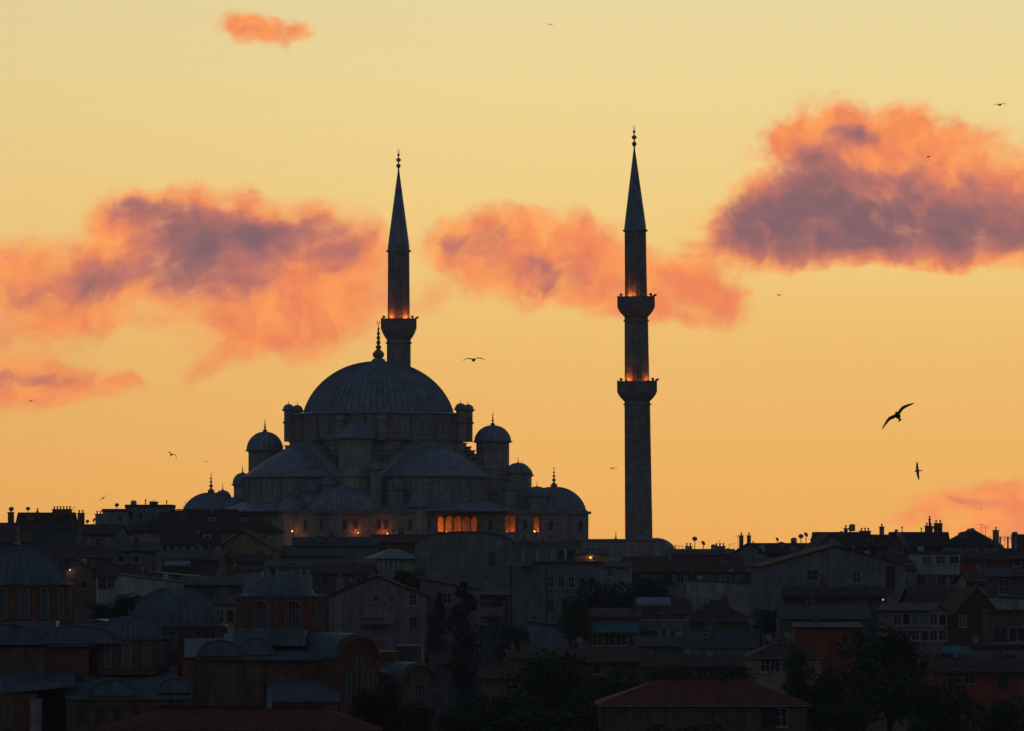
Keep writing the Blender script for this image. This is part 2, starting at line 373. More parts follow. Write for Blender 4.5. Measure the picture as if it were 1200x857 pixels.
def win_mesh(w, h, arched=False, fm=None, pm=None, bars=(1, 1), thick=.1, fr=.09):
    key = (round(w, 2), round(h, 2), arched, (fm or WHITE).name, (pm or GLASS).name, bars, fr)
    if key in WIN: return WIN[key]
    a = MB(); fy = -thick
    if arched:
        o = arch_pts(w, h); r = arch_pts(w-2*fr, h-2*fr, z0=fr); n = len(o)
        vs = [(p[0], fy, p[1]) for p in o]+[(p[0], fy, p[1]) for p in r]+[(p[0], .02, p[1]) for p in o]+[(p[0], .02, p[1]) for p in r]
        fs = []
        for i in range(n):
            j = (i+1) % n
            fs += [(i, j, n+j, n+i), (i, 2*n+i, 2*n+j, j), (n+i, n+j, 3*n+j, 3*n+i)]
        a.add(vs, fs)
    else:
        a.box(-w/2, w/2, fy, .02, 0, fr); a.box(-w/2, w/2, fy, .02, h-fr, h); a.box(-w/2, -w/2+fr, fy, .02, fr, h-fr); a.box(w/2-fr, w/2, fy, .02, fr, h-fr)
        a.box(-w/2-.08, w/2+.08, fy-.08, .02, -.09, -.002)
    for i in range(bars[0]):
        x = -w/2+w*(i+1)/(bars[0]+1); a.box(x-.03, x+.03, fy+.02, 0, fr, h-fr-(w*.12 if arched else 0))
    for i in range(bars[1]):
        z = fr+(h-2*fr)*(i+1)/(bars[1]+1) if not arched else fr+(h-w/2)*(i+1)/(bars[1]+1)
        a.box(-w/2+fr, w/2-fr, fy+.025, -.005, z-.025, z+.025)
    fmesh = a.mesh('window', fm or WHITE)
    p = MB(); 
    if arched: p.prism(arch_pts(w-2*fr, h-2*fr, z0=fr), -thick*.45, 0, 'y')
    else: p.box(-w/2+fr, w/2-fr, -thick*.45, 0, fr, h-fr)
    WIN[key] = (fmesh, p.mesh('pane', pm or GLASS)); return WIN[key]
def window(parent, loc, rz=0, **k):
    fm, pm = win_mesh(**k); o = link('window', fm, parent, loc, (0, 0, rz)); link('pane', pm, o); return o

# ================================================================== the mosque
TH = radians(35.2); S0 = 6.7
def H(py): return (655-py)/S0
MOSQ_X = (443.5-600)/S0
mosque = empty('mosque_building', (MOSQ_X, 1000, CZ+(HY-655)/S0), TH,
   'great domed stone mosque with lead half domes, crowning the hill left of the centre', 'mosque')
def domelet(x, y, r, ytop, ybase, ybot, sides=8, body=None, fin=2.2, lead=True, arr=0):
    """small domed turret: body, cornice and ribbed lead dome, finial"""
    zt, zb, z0 = H(ytop), H(ybase), H(ybot)
    b = body or r*.9; off = pi/sides+arr
    m = MB(); m.lathe([(b, z0), (b, zb-.35)], sides, off, off+2*pi, (x, y)); m.build('turret', STONE, mosque)
    m = MB(); m.lathe([(b+.05, zb-.36), (r+.25, zb-.18), (r+.28, zb-.02), (r*.9, zb+.04)], max(sides, 12), off, off+2*pi, (x, y)); m.build('cornice', STONE2, mosque)
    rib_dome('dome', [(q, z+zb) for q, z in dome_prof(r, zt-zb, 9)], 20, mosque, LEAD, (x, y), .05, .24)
    if fin: finial(fin, mosque, (x, y, zt-.1))
def build_mosque():
    # ---- outer prayer hall walls, split round the recessed galleries that hold the lamps
    A = 26.3; zt = H(603); z0 = H(675)
    bays = [(-5.5, 3.3), (8.6, 11.4), (14.6, 16.4)]
    m = MB(); y0, y1 = -A, -A+3.2
    xs = [-A]+[t for b in bays for t in b]+[A]
    for i in range(0, len(xs), 2): m.box(xs[i], xs[i+1], y0, y1, z0, zt-.002)
    for b in bays: m.box(b[0]+.002, b[1]-.002, y0+.02, y1, z0, H(624)); m.box(b[0]+.002, b[1]-.002, y0+.02, y1, H(604.5), zt-.01)
    m.box(-A, A, y1-.6 if 0 else y1, y1+.5, z0, zt-.004)
    m.box(A-3, A, y1+.5, A, z0, zt-.003); m.box(-A, -A+3, y1+.5, A, z0, zt-.003); m.box(-A+3, A-3, A-3, A, z0, zt-.003)
    m.build('outer_wall', STONE, mosque)
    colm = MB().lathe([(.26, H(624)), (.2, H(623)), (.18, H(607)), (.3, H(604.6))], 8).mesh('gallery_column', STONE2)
    for b in bays:
        n = max(1, round((b[1]-b[0])/1.9)); w = (b[1]-b[0])/n
        for i in range(n+1): link('gallery_column', colm, mosque, (b[0]+w*i+(.2 if i == 0 else -.2 if i == n else 0), -A+.5, 0))
        m = MB(); r = w/2-.16; zs = H(611)
        for i in range(n):                                        # round arches between the columns
            xc = b[0]+w*(i+.5); q = [(xc+r*cos(pi*t/10), zs+r*sin(pi*t/10)) for t in range(11)]
            m.prism([(xc+w/2-.002, zs), (xc+w/2-.002, H(604.6))]+[(xc-w/2+.002, H(604.6)), (xc-w/2+.002, zs)]+q[::-1], -A+.3, -A+.7, 'y')
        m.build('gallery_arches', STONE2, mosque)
    m = MB()
    m.box(-A-.35, A+.35, -A-.35, A+.35, zt, zt+.45); m.build('cornice', STONE2, mosque)
    m = MB()                                                      # low lead roof over the aisles
    m.add([(-A-.2,-A-.2,zt+.452),(A+.2,-A-.2,zt+.452),(A+.2,A+.2,zt+.452),(-A-.2,A+.2,zt+.452),(-17,-17,H(594)),(17,-17,H(594)),(17,17,H(594)),(-17,17,H(594))],
          [(0,1,5,4),(1,2,6,5),(2,3,7,6),(3,0,4,7),(4,5,6,7),(3,2,1,0)]); m.build('aisle_roof', LEAD, mosque)
    # outer windows: low rectangular pairs
    for px in (411, 423, 449, 457, 484, 505, 575, 615, 645, 663, 680):
        x = (px-545.3)/5.475; g = px in (423, 505)
        window(mosque, (x, -A-.005, H(622)), 0, w=1.0, h=1.7, fm=STONE2, bars=(1, 2), fr=.14)
    for y in (-22, -17, -6, 0, 6, 12, 18): window(mosque, (-A-.005, y, H(622)), -pi/2, w=1.0, h=1.7, fm=STONE2, bars=(1, 2), fr=.14)
    # ---- four corner domes
    for (x, y, r, yt) in ((-22.0, -22.0, 5.7, 572), (22.0, -22.0, 5.5, 571), (-21.2, 21.2, 4.9, 577), (22, 22, 5.4, 574)):
        zb = H(600)
        m = MB(); m.lathe([(r*1.02, zt), (r*1.02, zb-.02), (r*1.06, zb), (r*1.06, zb+.25), (r*.99, zb+.3)], 16, pi/16, pi/16+2*pi, (x, y)); m.build('corner_drum', STONE, mosque)
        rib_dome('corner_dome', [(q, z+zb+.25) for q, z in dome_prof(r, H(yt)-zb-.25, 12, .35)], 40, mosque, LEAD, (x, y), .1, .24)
        finial(3.6 if y > 0 or x > 0 else 1.6, mosque, (x, y, H(yt)-.15))
    # ---- half domes on the four sides
    pier = MB().box(-.4, .4, -.35, .3, H(590), H(563)).mesh('pier', STONE2)
    for k in range(4):
        a = -pi/2+k*pi/2; c = (16*cos(a), 16*sin(a)); a0, a1 = a-pi/2, a+pi/2
        m = MB(); m.lathe([(9.9, H(606)), (9.9, H(561.5))], 32, a0, a1, c); m.build('half_drum', STONE, mosque)
        m = MB(); m.lathe([(9.92, H(562.5)), (10.4, H(561)), (10.45, H(559.8)), (10.0, H(559.6))], 32, a0, a1, c); m.build('half_drum_cornice', STONE2, mosque)
        m = MB(); m.lathe([(10.2*cos(t*pi/24), H(559.7)+5.6*(1-cos(t*pi/24)**1.45)) for t in range(12)]+[(.05, H(559.7)+5.6)], 48, a0, a1, c, ridge=.06); m.build('half_dome', LEAD, mosque, True)
        m = MB(); m.lathe([(15.6, H(600.5)), (15.6, H(599)), (9.95, H(585))], 32, a0, a1, (c[0]*.9, c[1]*.9), ridge=.05); m.build('lean_to_roof', LEAD, mosque, True)
        m = MB(); m.lathe([(12.4, H(640)), (12.4, H(600.6))], 16, a0+.25, a1-.25, (c[0]*.66, c[1]*.66)); m.build('apse_wall', STONE, mosque)
        for i in range(7):
            b = a+(i-3)*radians(22.5); x, y = c[0]+9.88*cos(b), c[1]+9.88*sin(b)
            window(mosque, (x, y, H(581)), b+pi/2, w=1.5, h=2.6, arched=True, fm=LATT, pm=mat('pale_lattice_glass', (.55, .53, .5), .6), bars=(3, 4), fr=.16, thick=.12)
        for i in range(8):
            b = a+(i-3.5)*radians(22.5)
            link('pier', pier, mosque, (c[0]+9.9*cos(b), c[1]+9.9*sin(b), 0), (0, 0, b+pi/2))
        # stepped gable of the great arch
        m = MB(); st = [(13.4, 556), (12.2, 551), (11.0, 546.5), (9.8, 542), (8.6, 537.5), (7.4, 533), (6.2, 528.5), (5.0, 524), (3.6, 519.5)]
        R = Matrix.Rotation(a+pi/2, 4, 'Z')
        for i, (hw, py) in enumerate(st): m.box(-hw, hw, -16.2, -14.6, H(st[i-1][1]) if i else H(600), H(py), R)
        m.build('stepped_gable', STONE, mosque)
        m = MB()
        for i, (hw, py) in enumerate(st):
            nx = st[i+1][0] if i+1 < len(st) else 0
            for sg in (-1, 1):
                x0, x1 = sorted((sg*(nx+.003), sg*(hw+.15))); m.box(x0, x1, -16.35, -14.5, H(py)+.002, H(py)+.2, R)
        m.build('step_coping', LEAD, mosque)
    # ---- central block and drum
    m = MB(); m.box(-14.6, 14.6, -14.6, 14.6, H(606), H(552)); m.lathe([(15.4, H(553)), (15.2, H(518))], 8, pi/8, pi/8+2*pi); m.build('central_block', STONE, mosque)
    m = MB(); m.lathe([(15.3, H(518)), (15.7, H(517.2)), (15.7, H(516)), (15.0, H(515))], 48); m.build('drum_base_cornice', STONE2, mosque)
    m = MB(); m.lathe([(14.7, H(516)), (14.7, H(486.5))], 48); m.build('drum', STONE, mosque)
    m = MB(); m.lathe([(14.72, H(488)), (15.2, H(487)), (15.2, H(486)), (13.1, H(483.8))], 64); m.build('drum_cornice', LEAD, mosque)
    but = MB().box(-.75, .75, -.75, .4, H(516), H(488.5)).mesh('buttress', STONE2)
    for i in range(20):
        b = (i+.5)*2*pi/20; link('buttress', but, mosque, (14.7*cos(b), 14.7*sin(b), 0), (0, 0, b+pi/2))
    for i in range(20):
        b = i*2*pi/20; window(mosque, (14.69*cos(b), 14.69*sin(b), H(510)), b+pi/2, w=1.4, h=2.5, arched=True, fm=LATT, pm=MATS['pale_lattice_glass'], bars=(3, 4), fr=.16, thick=.12)
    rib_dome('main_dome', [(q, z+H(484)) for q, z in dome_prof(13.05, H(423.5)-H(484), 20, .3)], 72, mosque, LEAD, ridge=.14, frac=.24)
    m = MB(); m.lathe([(1.3, H(425)), (1.15, H(421.5)), (.5, H(419.5))], 16); m.build('dome_cap', LEAD, mosque, True)
    # big gilded finial: bulb and five knobs
    m = MB(); z = H(421)
    m.lathe([(.5, z), (1.0, z+.5), (1.05, z+1.0), (.7, z+1.4), (.3, z+1.7), (.45, z+1.9), (.5, z+2.2), (.2, z+2.5), (.38, z+2.8), (.4, z+3.0), (.16, z+3.3), (.33, z+3.6), (.34, z+3.8), (.13, z+4.1), (.28, z+4.4), (.28, z+4.6), (.1, z+4.9), (.2, z+5.15), (.2, z+5.3), (.07, z+5.6), (.05, z+6.1)], 14)
    for i in range(9):
        a = radians(120+300*i/9); b = radians(120+300*(i+1)/9)
        m.tube((.27*cos(a), .02*0, z+6.4+.27*sin(a)), (.27*cos(b), 0, z+6.4+.27*sin(b)), .06, seg=5)
    m.build('finial', GOLD, mosque, True)
    # paired turrets round the drum
    for k in range(4):
        for sg in (-1, 1):
            a = -3*pi/4+k*pi/2+sg*radians(13.5); x, y = 15.7*cos(a), 15.7*sin(a)
            domelet(x, y, .95, 474 if k in (1, 3) else 481, 480 if k in (1, 3) else 486, 518, 8, .82, .9)
            m = MB(); m.lathe([(.83, H(497)), (1.05, H(496)), (1.05, H(495)), (.83, H(494))], 10, c=(x, y)); m.build('turret_band', STONE2, mosque)
    # weight towers
    for (x, y, yt, yb) in ((-1, -1, 498, 516), (1, -1, 499, 517.5), (-1, 1, 505.5, 527), (1, 1, 500, 518)):
        X, Y = x*14.35, y*14.35
        domelet(X, Y, 3.2, yt, yb, 606, 8, 2.95, 2.4)
        m = MB(); m.lathe([(2.97, H(yb+46)), (3.25, H(yb+45)), (3.25, H(yb+43.5)), (2.97, H(yb+42.5))], 8, pi/8, pi/8+2*pi, (X, Y)); m.build('turret_band', STONE2, mosque)
    # lesser turrets and exedra domes
    for (x, y, r, yt, yb, y0, f) in ((17.2,-18,2.2,543,554,606,1.2),(24,-9.5,1.9,545,556,606,1.1),(17,-23.9,1.95,571,581,606,1.0),(20.6,-25.4,2.0,580,597,640,1.0),
          (-17,17.5,1.7,554,567,606,1.5),(-17,24,1.5,574,584,606,1.4),(-25.2,-11,2.5,584,600,640,1.0),(-8.8,-25.4,1.9,580,595,640,.9),(-11,-21.8,1.5,563,575,606,1.0),
          (-13.2,-18.9,1.1,543,552,606,.8),(-19,-13,1.2,560,570,606,.8),(-21.8,-11.5,1.5,566,577,606,1.0),(19.4,-14.5,1.4,563,573,606,.9),(12,-22.6,1.2,566,575,606,.8),(-24.6,8,1.9,583,597,640,.9)):
        domelet(x, y, r, yt, yb, y0, 8, r*.93, f)
    # floodlights set in the galleries and on the roofs
    def flood(x, y, z, P, r=.1):
        L = bpy.data.lights.new('flood', 'POINT'); L.energy = P; L.color = (1, .17, .015); L.shadow_soft_size = .15
        o = bpy.data.objects.new('flood', L); COL.objects.link(o); o.parent = mosque; o.location = (x, y, z)
        m = MB(); m.lathe([(.02, -r), (r, 0), (.02, r)], 8); b = m.build('floodlight_bulb', BULB, mosque, loc=(x, y, z-.35))
        m = MB(); m.tube((0, 0, -r-2.2), (0, 0, -r*.8), .05); m.build('lamp_bracket', DMET, b)
    flood(-2.6, -A+1.6, H(622), 150); flood(1.6, -A+1.8, H(622), 40); flood(-4.6, -A+1.6, H(621), 60)
    flood(10.2, -A+1.6, H(622), 60); flood(15.5, -A+1.1, H(622), 60, .33)
    flood(-16.5, -A-1.0, H(624), 35); flood(A+.9, -A+3.5, H(622), 70)
    flood(-22.3, -A-.8, H(623), 25)
    flood(-28.0, -16.0, H(630), 7, .25); flood(-27.2, -14.2, H(621), 9, .14)
build_mosque()

# ---- courtyard to the right of the prayer hall
yard = empty('mosque_courtyard', ((727-600)/S0, 985, CZ-2.6), radians(8), 'long stone courtyard range with lead roof and low domes, joining mosque and tall minaret', 'courtyard')
m = MB(); m.box(-7, 7, 0, 22, -4, 5.0); m.build('wall', STONE, yard)
m = MB(); m.add([(-7.3,-.3,5.002),(7.3,-.3,5.002),(7.3,22.3,5.002),(-7.3,22.3,5.002),(-7.3,-.3,5.25),(7.3,-.3,5.2),(7.3,22.3,5.35),(-7.3,22.3,5.35)],[(3,2,1,0),(4,5,6,7),(0,1,5,4),(1,2,6,5),(2,3,7,6),(3,0,4,7)]); m.build('roof', LEAD, yard)
finial(1.6, yard, (-.6, 3, 5.1), DMET); finial(1.0, yard, (4.9, 8, 5.2), DMET)
m = MB(); m.lathe([(q, z+2.6) for q, z in dome_prof(3.7, 2.9, 8)], 40, 0, 2*pi, (6.6, 4), ridge=.04); m.build('dome', LEAD, yard, True)
m = MB(); m.lathe([(3.7, -4), (3.7, 2.5), (3.9, 2.6)], 12, c=(6.6, 4)); m.build('drum', STONE, yard)

# ---- minarets
def minaret(label, px, Y, lean_px, spec, ybot):
    s = F/Y; Z = lambda py: (ybot-py)/s
    root = empty('minaret', ((px-600)/s, Y, CZ+(HY-ybot)/s), 0, label, 'minaret', 'minarets of the mosque')
    root.rotation_euler = (0, math.atan(lean_px/(ybot-spec['tip'])), 0)
    r = lambda p: p/s
    for (ya, yb, ra, rb) in spec['shafts']:
        m = MB(); n = 16
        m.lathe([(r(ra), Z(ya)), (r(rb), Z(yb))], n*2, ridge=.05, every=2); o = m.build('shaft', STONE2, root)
    for (yt, yb, yc, yr, rad, rs) in spec['balconies']:           # parapet top, parapet bottom, corbel bottom, ring row, radius, shaft radius
        m = MB(); R = r(rad)
        n = 7; pr = [(r(rs)*.99, Z(yc))]
        for i in range(1, n+1):
            t = i/n; rr = r(rs)+(R-r(rs))*(1-(1-t)**1.45); z = Z(yc)+(Z(yb)-Z(yc))*t
            pr += [(rr-.06, z-.02), (rr, z)]
        pr += [(R, Z(yb)), (R*.96, Z(yb)+.02), (r(rs)*.9, Z(yb)+.03)]
        m.lathe(pr, 32); c = m.build('corbelled_balcony', STONE2, root)
        m = MB(); zb, zt = Z(yb)+.03, Z(yt)
        m.lathe([(R*.95, zb), (R*1.0, zb), (R*1.03, zt-.12), (R*1.05, zt), (R*.95, zt)], 16, pi/16, pi/16+2*pi)
        par = MB()                                                 # open ring of stone panels
        for i in range(16):
            a0 = i*2*pi/16; c0 = Vector((cos(a0), sin(a0))); 
            par.box(-R*.205, R*.205, -.09, .09, zb, zt-.16, Matrix.Translation((R*.95*cos(a0), R*.95*sin(a0), 0)) @ Matrix.Rotation(a0+pi/2, 4, 'Z'))
            par.box(-R*.215, R*.215, -.16, .13, zt-.158, zt, Matrix.Translation((R*.95*cos(a0), R*.95*sin(a0), 0)) @ Matrix.Rotation(a0+pi/2, 4, 'Z'))
            a1 = a0+pi/16
            par.box(-.1, .1, -.2, .15, zb-.04, zt+.18, Matrix.Translation((R*.97*cos(a1), R*.97*sin(a1), 0)) @ Matrix.Rotation(a1+pi/2, 4, 'Z'))
        par.build('parapet', STONE2, c)
        m = MB(); m.lathe([(r(rs)*.98, Z(yr+1.6)), (r(rs)*1.13, Z(yr+.5)), (r(rs)*1.13, Z(yr-.5)), (r(rs)*.98, Z(yr-1.6))], 24); m.build('ring_moulding', STONE2, root)
        # loudspeakers on the rail
        m = MB()
        for a in (-2.4, -.8, .3): m.lathe([(.05, 0), (.12, .1), (.26, .5)], 8, mat=Matrix.Translation((R*cos(a), R*sin(a), zt+.3)) @ Matrix.Rotation(a, 4, 'Z') @ Matrix.Rotation(pi/2, 4, 'Y'))
        m.build('loudspeakers', DMET, c)
        for (ang, P, col) in spec['lamps'][yt]:
            L = bpy.data.lights.new('balcony_lamp', 'POINT'); L.energy = P; L.color = (1, .19, .02); L.shadow_soft_size = .12
            rr = r(rs)*.9+ (R*.95-r(rs)*.9)*.62
            o = bpy.data.objects.new('balcony_lamp', L); COL.objects.link(o); o.parent = root; o.location = (rr*sin(ang), -rr*cos(ang), Z(yt)-.25)
            m = MB(); m.lathe([(.02, -.09), (.09, 0), (.02, .09)], 8); m.build('lamp_bulb', BULB, c, loc=(rr*sin(ang), -rr*cos(ang), Z(yt)-.55))
    yb, rb, ya = spec['cone']                                       # base row, base radius, apex row
    m = MB(); m.lathe([(r(rb)*.86, Z(yb+5)), (r(rb)*.95, Z(yb+3.4)), (r(rb)*.9, Z(yb+2.6)), (r(rb)*1.1, Z(yb+.8)), (r(rb)*1.14, Z(yb)), (r(rb)*.96, Z(yb-1)), (r(rb)*.93, Z(yb-6)), (.12, Z(ya))], 32, ridge=.04); m.build('lead_spire', LEAD, root)
    h = Z(spec['tip'])-Z(ya+1); m = MB(); z = Z(ya+1)
    m.lathe([(.12, z), (.14, z+.1*h), (.42, z+.2*h), (.42, z+.25*h), (.12, z+.33*h), (.12, z+.4*h), (.46, z+.48*h), (.44, z+.53*h), (.1, z+.6*h), (.09, z+.66*h), (.26, z+.72*h), (.22, z+.76*h), (.05, z+.82*h), (.03, z+.86*h)], 10)
    for i in range(8):
        a = radians(110+290*i/8); b = radians(110+290*(i+1)/8)
        m.tube((.2*cos(a), 0, z+.93*h+.26*sin(a)), (.2*cos(b), 0, z+.93*h+.26*sin(b)), .045, seg=5)
    m.build('finial', GOLD, root, True)
minaret('slim single-balcony minaret rising from behind the great dome', 467.5, 1036, -.5,
   dict(tip=175, shafts=[(600, 389, 14.2, 13.6), (389, 297, 12.7, 12.2)], balconies=[(374, 386, 399, 402, 20.5, 13.7)],
        lamps={374: [(-.75, 210, 0), (.75, 210, 0)]}, cone=(294, 13.2, 199)), 600)
minaret('tall two-balcony minaret standing free, right of the mosque', 749, 990, -6,
   dict(tip=147, shafts=[(665, 461, 16.0, 14.6), (461, 362, 14.2, 13.3), (362, 272, 12.7, 12.2)],
        balconies=[(348, 361, 372, 376, 21.5, 13.4), (447, 460, 471, 474, 23.0, 14.7)],
        lamps={348: [(-.45, 170, 0)], 447: [(-.8, 210, 0), (.95, 140, 0)]}, cone=(270, 13.2, 174)), 665)

# ================================================================== old brick church, lower left
CY = 440.0
church = empty('church_building', ((200-600)/(F/CY), CY, CZ-25), 0, 'old brick church of many ribbed lead domes and drums, lower left foreground', 'church')
CX = church.location.x; CZB = church.location.z
def cp(px, py, dyy): Y = CY+dyy; s = F/Y; return ((px-600)/s-CX, dyy, CZ+(HY-py)/s-CZB)
def domed_drum(px, ytop, ybase, rd, rr, ybot, dyy, sides, nwin, ww, wh, bulge=.4, arr=0, fin=2.0, wz=None, ribs=36, brick=BRICK):
    s = F/(CY+dyy); x, y, zt = cp(px, ytop, dyy); zb = cp(px, ybase, dyy)[2]; z0 = cp(px, ybot, dyy)[2]
    R, D = rr/s, rd/s
    m = MB(); m.lathe([(R, z0), (R, zb-.25)], sides, pi/sides+arr, pi/sides+arr+2*pi, (x, y)); dr = m.build('drum', brick, church)
    m = MB(); m.lathe([(R*.99, zb-.27), (R+.12, zb-.2), (R+.16, zb-.02), (D*.97, zb+.02)], sides, pi/sides+arr, pi/sides+arr+2*pi, (x, y)); m.build('drum_cornice', LEADN, church)
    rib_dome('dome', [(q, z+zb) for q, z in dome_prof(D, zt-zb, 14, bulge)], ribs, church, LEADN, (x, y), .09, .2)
    for i in range(nwin):
        a = arr+i*2*pi/nwin; rin = R*cos(pi/sides)
        zz = (wz if wz is not None else (zb-.35-wh))
        o = window(dr, (x+(rin+.005)*cos(a), y+(rin+.005)*sin(a), zz), a+pi/2, w=ww, h=wh, arched=True, fm=LATT, pm=GLASS, bars=(4, 9), fr=.1, thick=.07)
    pil = MB().lathe([(.2, z0), (.2, zb-.28)], 8).mesh('pilaster', brick)
    for i in range(sides):
        a = pi/sides+arr+i*2*pi/sides
        link('pilaster', pil, dr, (x+(R-.05)*cos(a), y+(R-.05)*sin(a), 0))
    if fin: finial(fin, church, (x, y, zt-.05), GOLD if px < 50 else LEADN)
def vault(px, ya, half, yb, dy0, dy1, m_=None, name='vault_roof'):
    x, y, za = cp(px, ya, dy0); zb = cp(px, yb, dy0)[2]; hw = half/(F/(CY+dy0)); n = 14
    pts = [(x+hw*cos(pi*i/n), zb+(za-zb)*sin(pi*i/n)) for i in range(n+1)]
    mb = MB(); mb.prism(pts, dy0, dy1, 'y'); mb.build(name, m_ or LEADN, church, True)
    rim = MB()
    for i in range(n):
        a, b = pts[i], pts[i+1]; rim.tube((a[0], dy0-.02, a[1]), (b[0], dy0-.02, b[1]), .10, seg=5)
    rim.build('vault_rim', LEADN, church)
def slab(p0, p1, yt, yb, dy0, dy1, name='lead_roof', th=.25, ytr=None, ybr=None):
    """lead roof plane: front eave row yb at depth dy0, back edge row yt at depth dy1, with standing seams"""
    ytr = yt if ytr is None else ytr; ybr = yb if ybr is None else ybr
    a = Vector(cp(p0, yb, dy0)); b = Vector(cp(p1, ybr, dy0)); c = Vector(cp(p1, ytr, dy1)); d = Vector(cp(p0, yt, dy1)); up = Vector((0, 0, th))
    mb = MB(); mb.add([a-up, b-up, c-up, d-up, a, b, c, d], [(3,2,1,0),(4,5,6,7),(0,1,5,4),(1,2,6,5),(2,3,7,6),(3,0,4,7)])
    n = max(2, int((b-a).length/.7))
    for i in range(1, n):
        t = i/n; mb.tube(a.lerp(b, t), d.lerp(c, t), .035, seg=4)
    mb.build(name, LEADN, church)
def cwall(p0, p1, yt, dy0, dy1, m_, name='wall', ybt=None):
    x0, _, z1 = cp(p0, yt, dy0); x1 = cp(p1, yt, dy0)[0]; zb = -2 if ybt is None else cp(p0, ybt, dy0)[2]
    mb = MB(); mb.box(x0, x1, dy0, dy1, zb, z1); return mb.build(name, m_, church)
def facade(px, half, ytop, dyy, yaw, m_, lanc, depth=6):
    """round-topped brick end wall with recessed arch order and lancets, turned by yaw"""
    x, y, zt = cp(px, ytop, dyy); s = F/(CY+dyy); hw = half/s/cos(yaw)
    R = Matrix.Translation((x, y, 0)) @ Matrix.Rotation(yaw, 4, 'Z')
    n = 16; zc = zt-hw
    pts = [(-hw, 0), (hw, 0)]+[(hw*cos(pi*i/n), zc+hw*sin(pi*i/n)) for i in range(n+1)]
    mb = MB(); mb.prism(pts, 0, depth, 'y', R); w = mb.build('arched_facade', m_, church)
    mb = MB()                                                       # lead covering over the vault
    o = [((hw+.18)*cos(pi*i/n), zc+(hw+.18)*sin(pi*i/n)) for i in range(n+1)]; q = [((hw+.004)*cos(pi*i/n), zc+(hw+.004)*sin(pi*i/n)) for i in range(n, -1, -1)]
    mb.prism(o+q, .35, depth+.1, 'y', R); mb.build('vault_roof', LEADN, church, True)
    for k, f_ in enumerate((.98, .80)):                              # arch orders
        mb = MB()
        for i in range(n):
            a, b = pi*i/n, pi*(i+1)/n; r1, r0 = hw*f_, hw*(f_-.09)
            mb.prism([(r1*cos(a), zc+r1*sin(a)), (r1*cos(b), zc+r1*sin(b)), (r0*cos(b), zc+r0*sin(b)), (r0*cos(a), zc+r0*sin(a))], -.22+.09*k, -.003, 'y', R)
        mb.build('arch_ring', BRICK, w)
    for (lx, lz, lw, lh) in lanc:
        p = R @ Vector((lx, -.005, zt-lz)); window(w, tuple(p), yaw, w=lw, h=lh, arched=True, fm=LATT, pm=GLASS, bars=(2, 10), fr=.08, thick=.09)
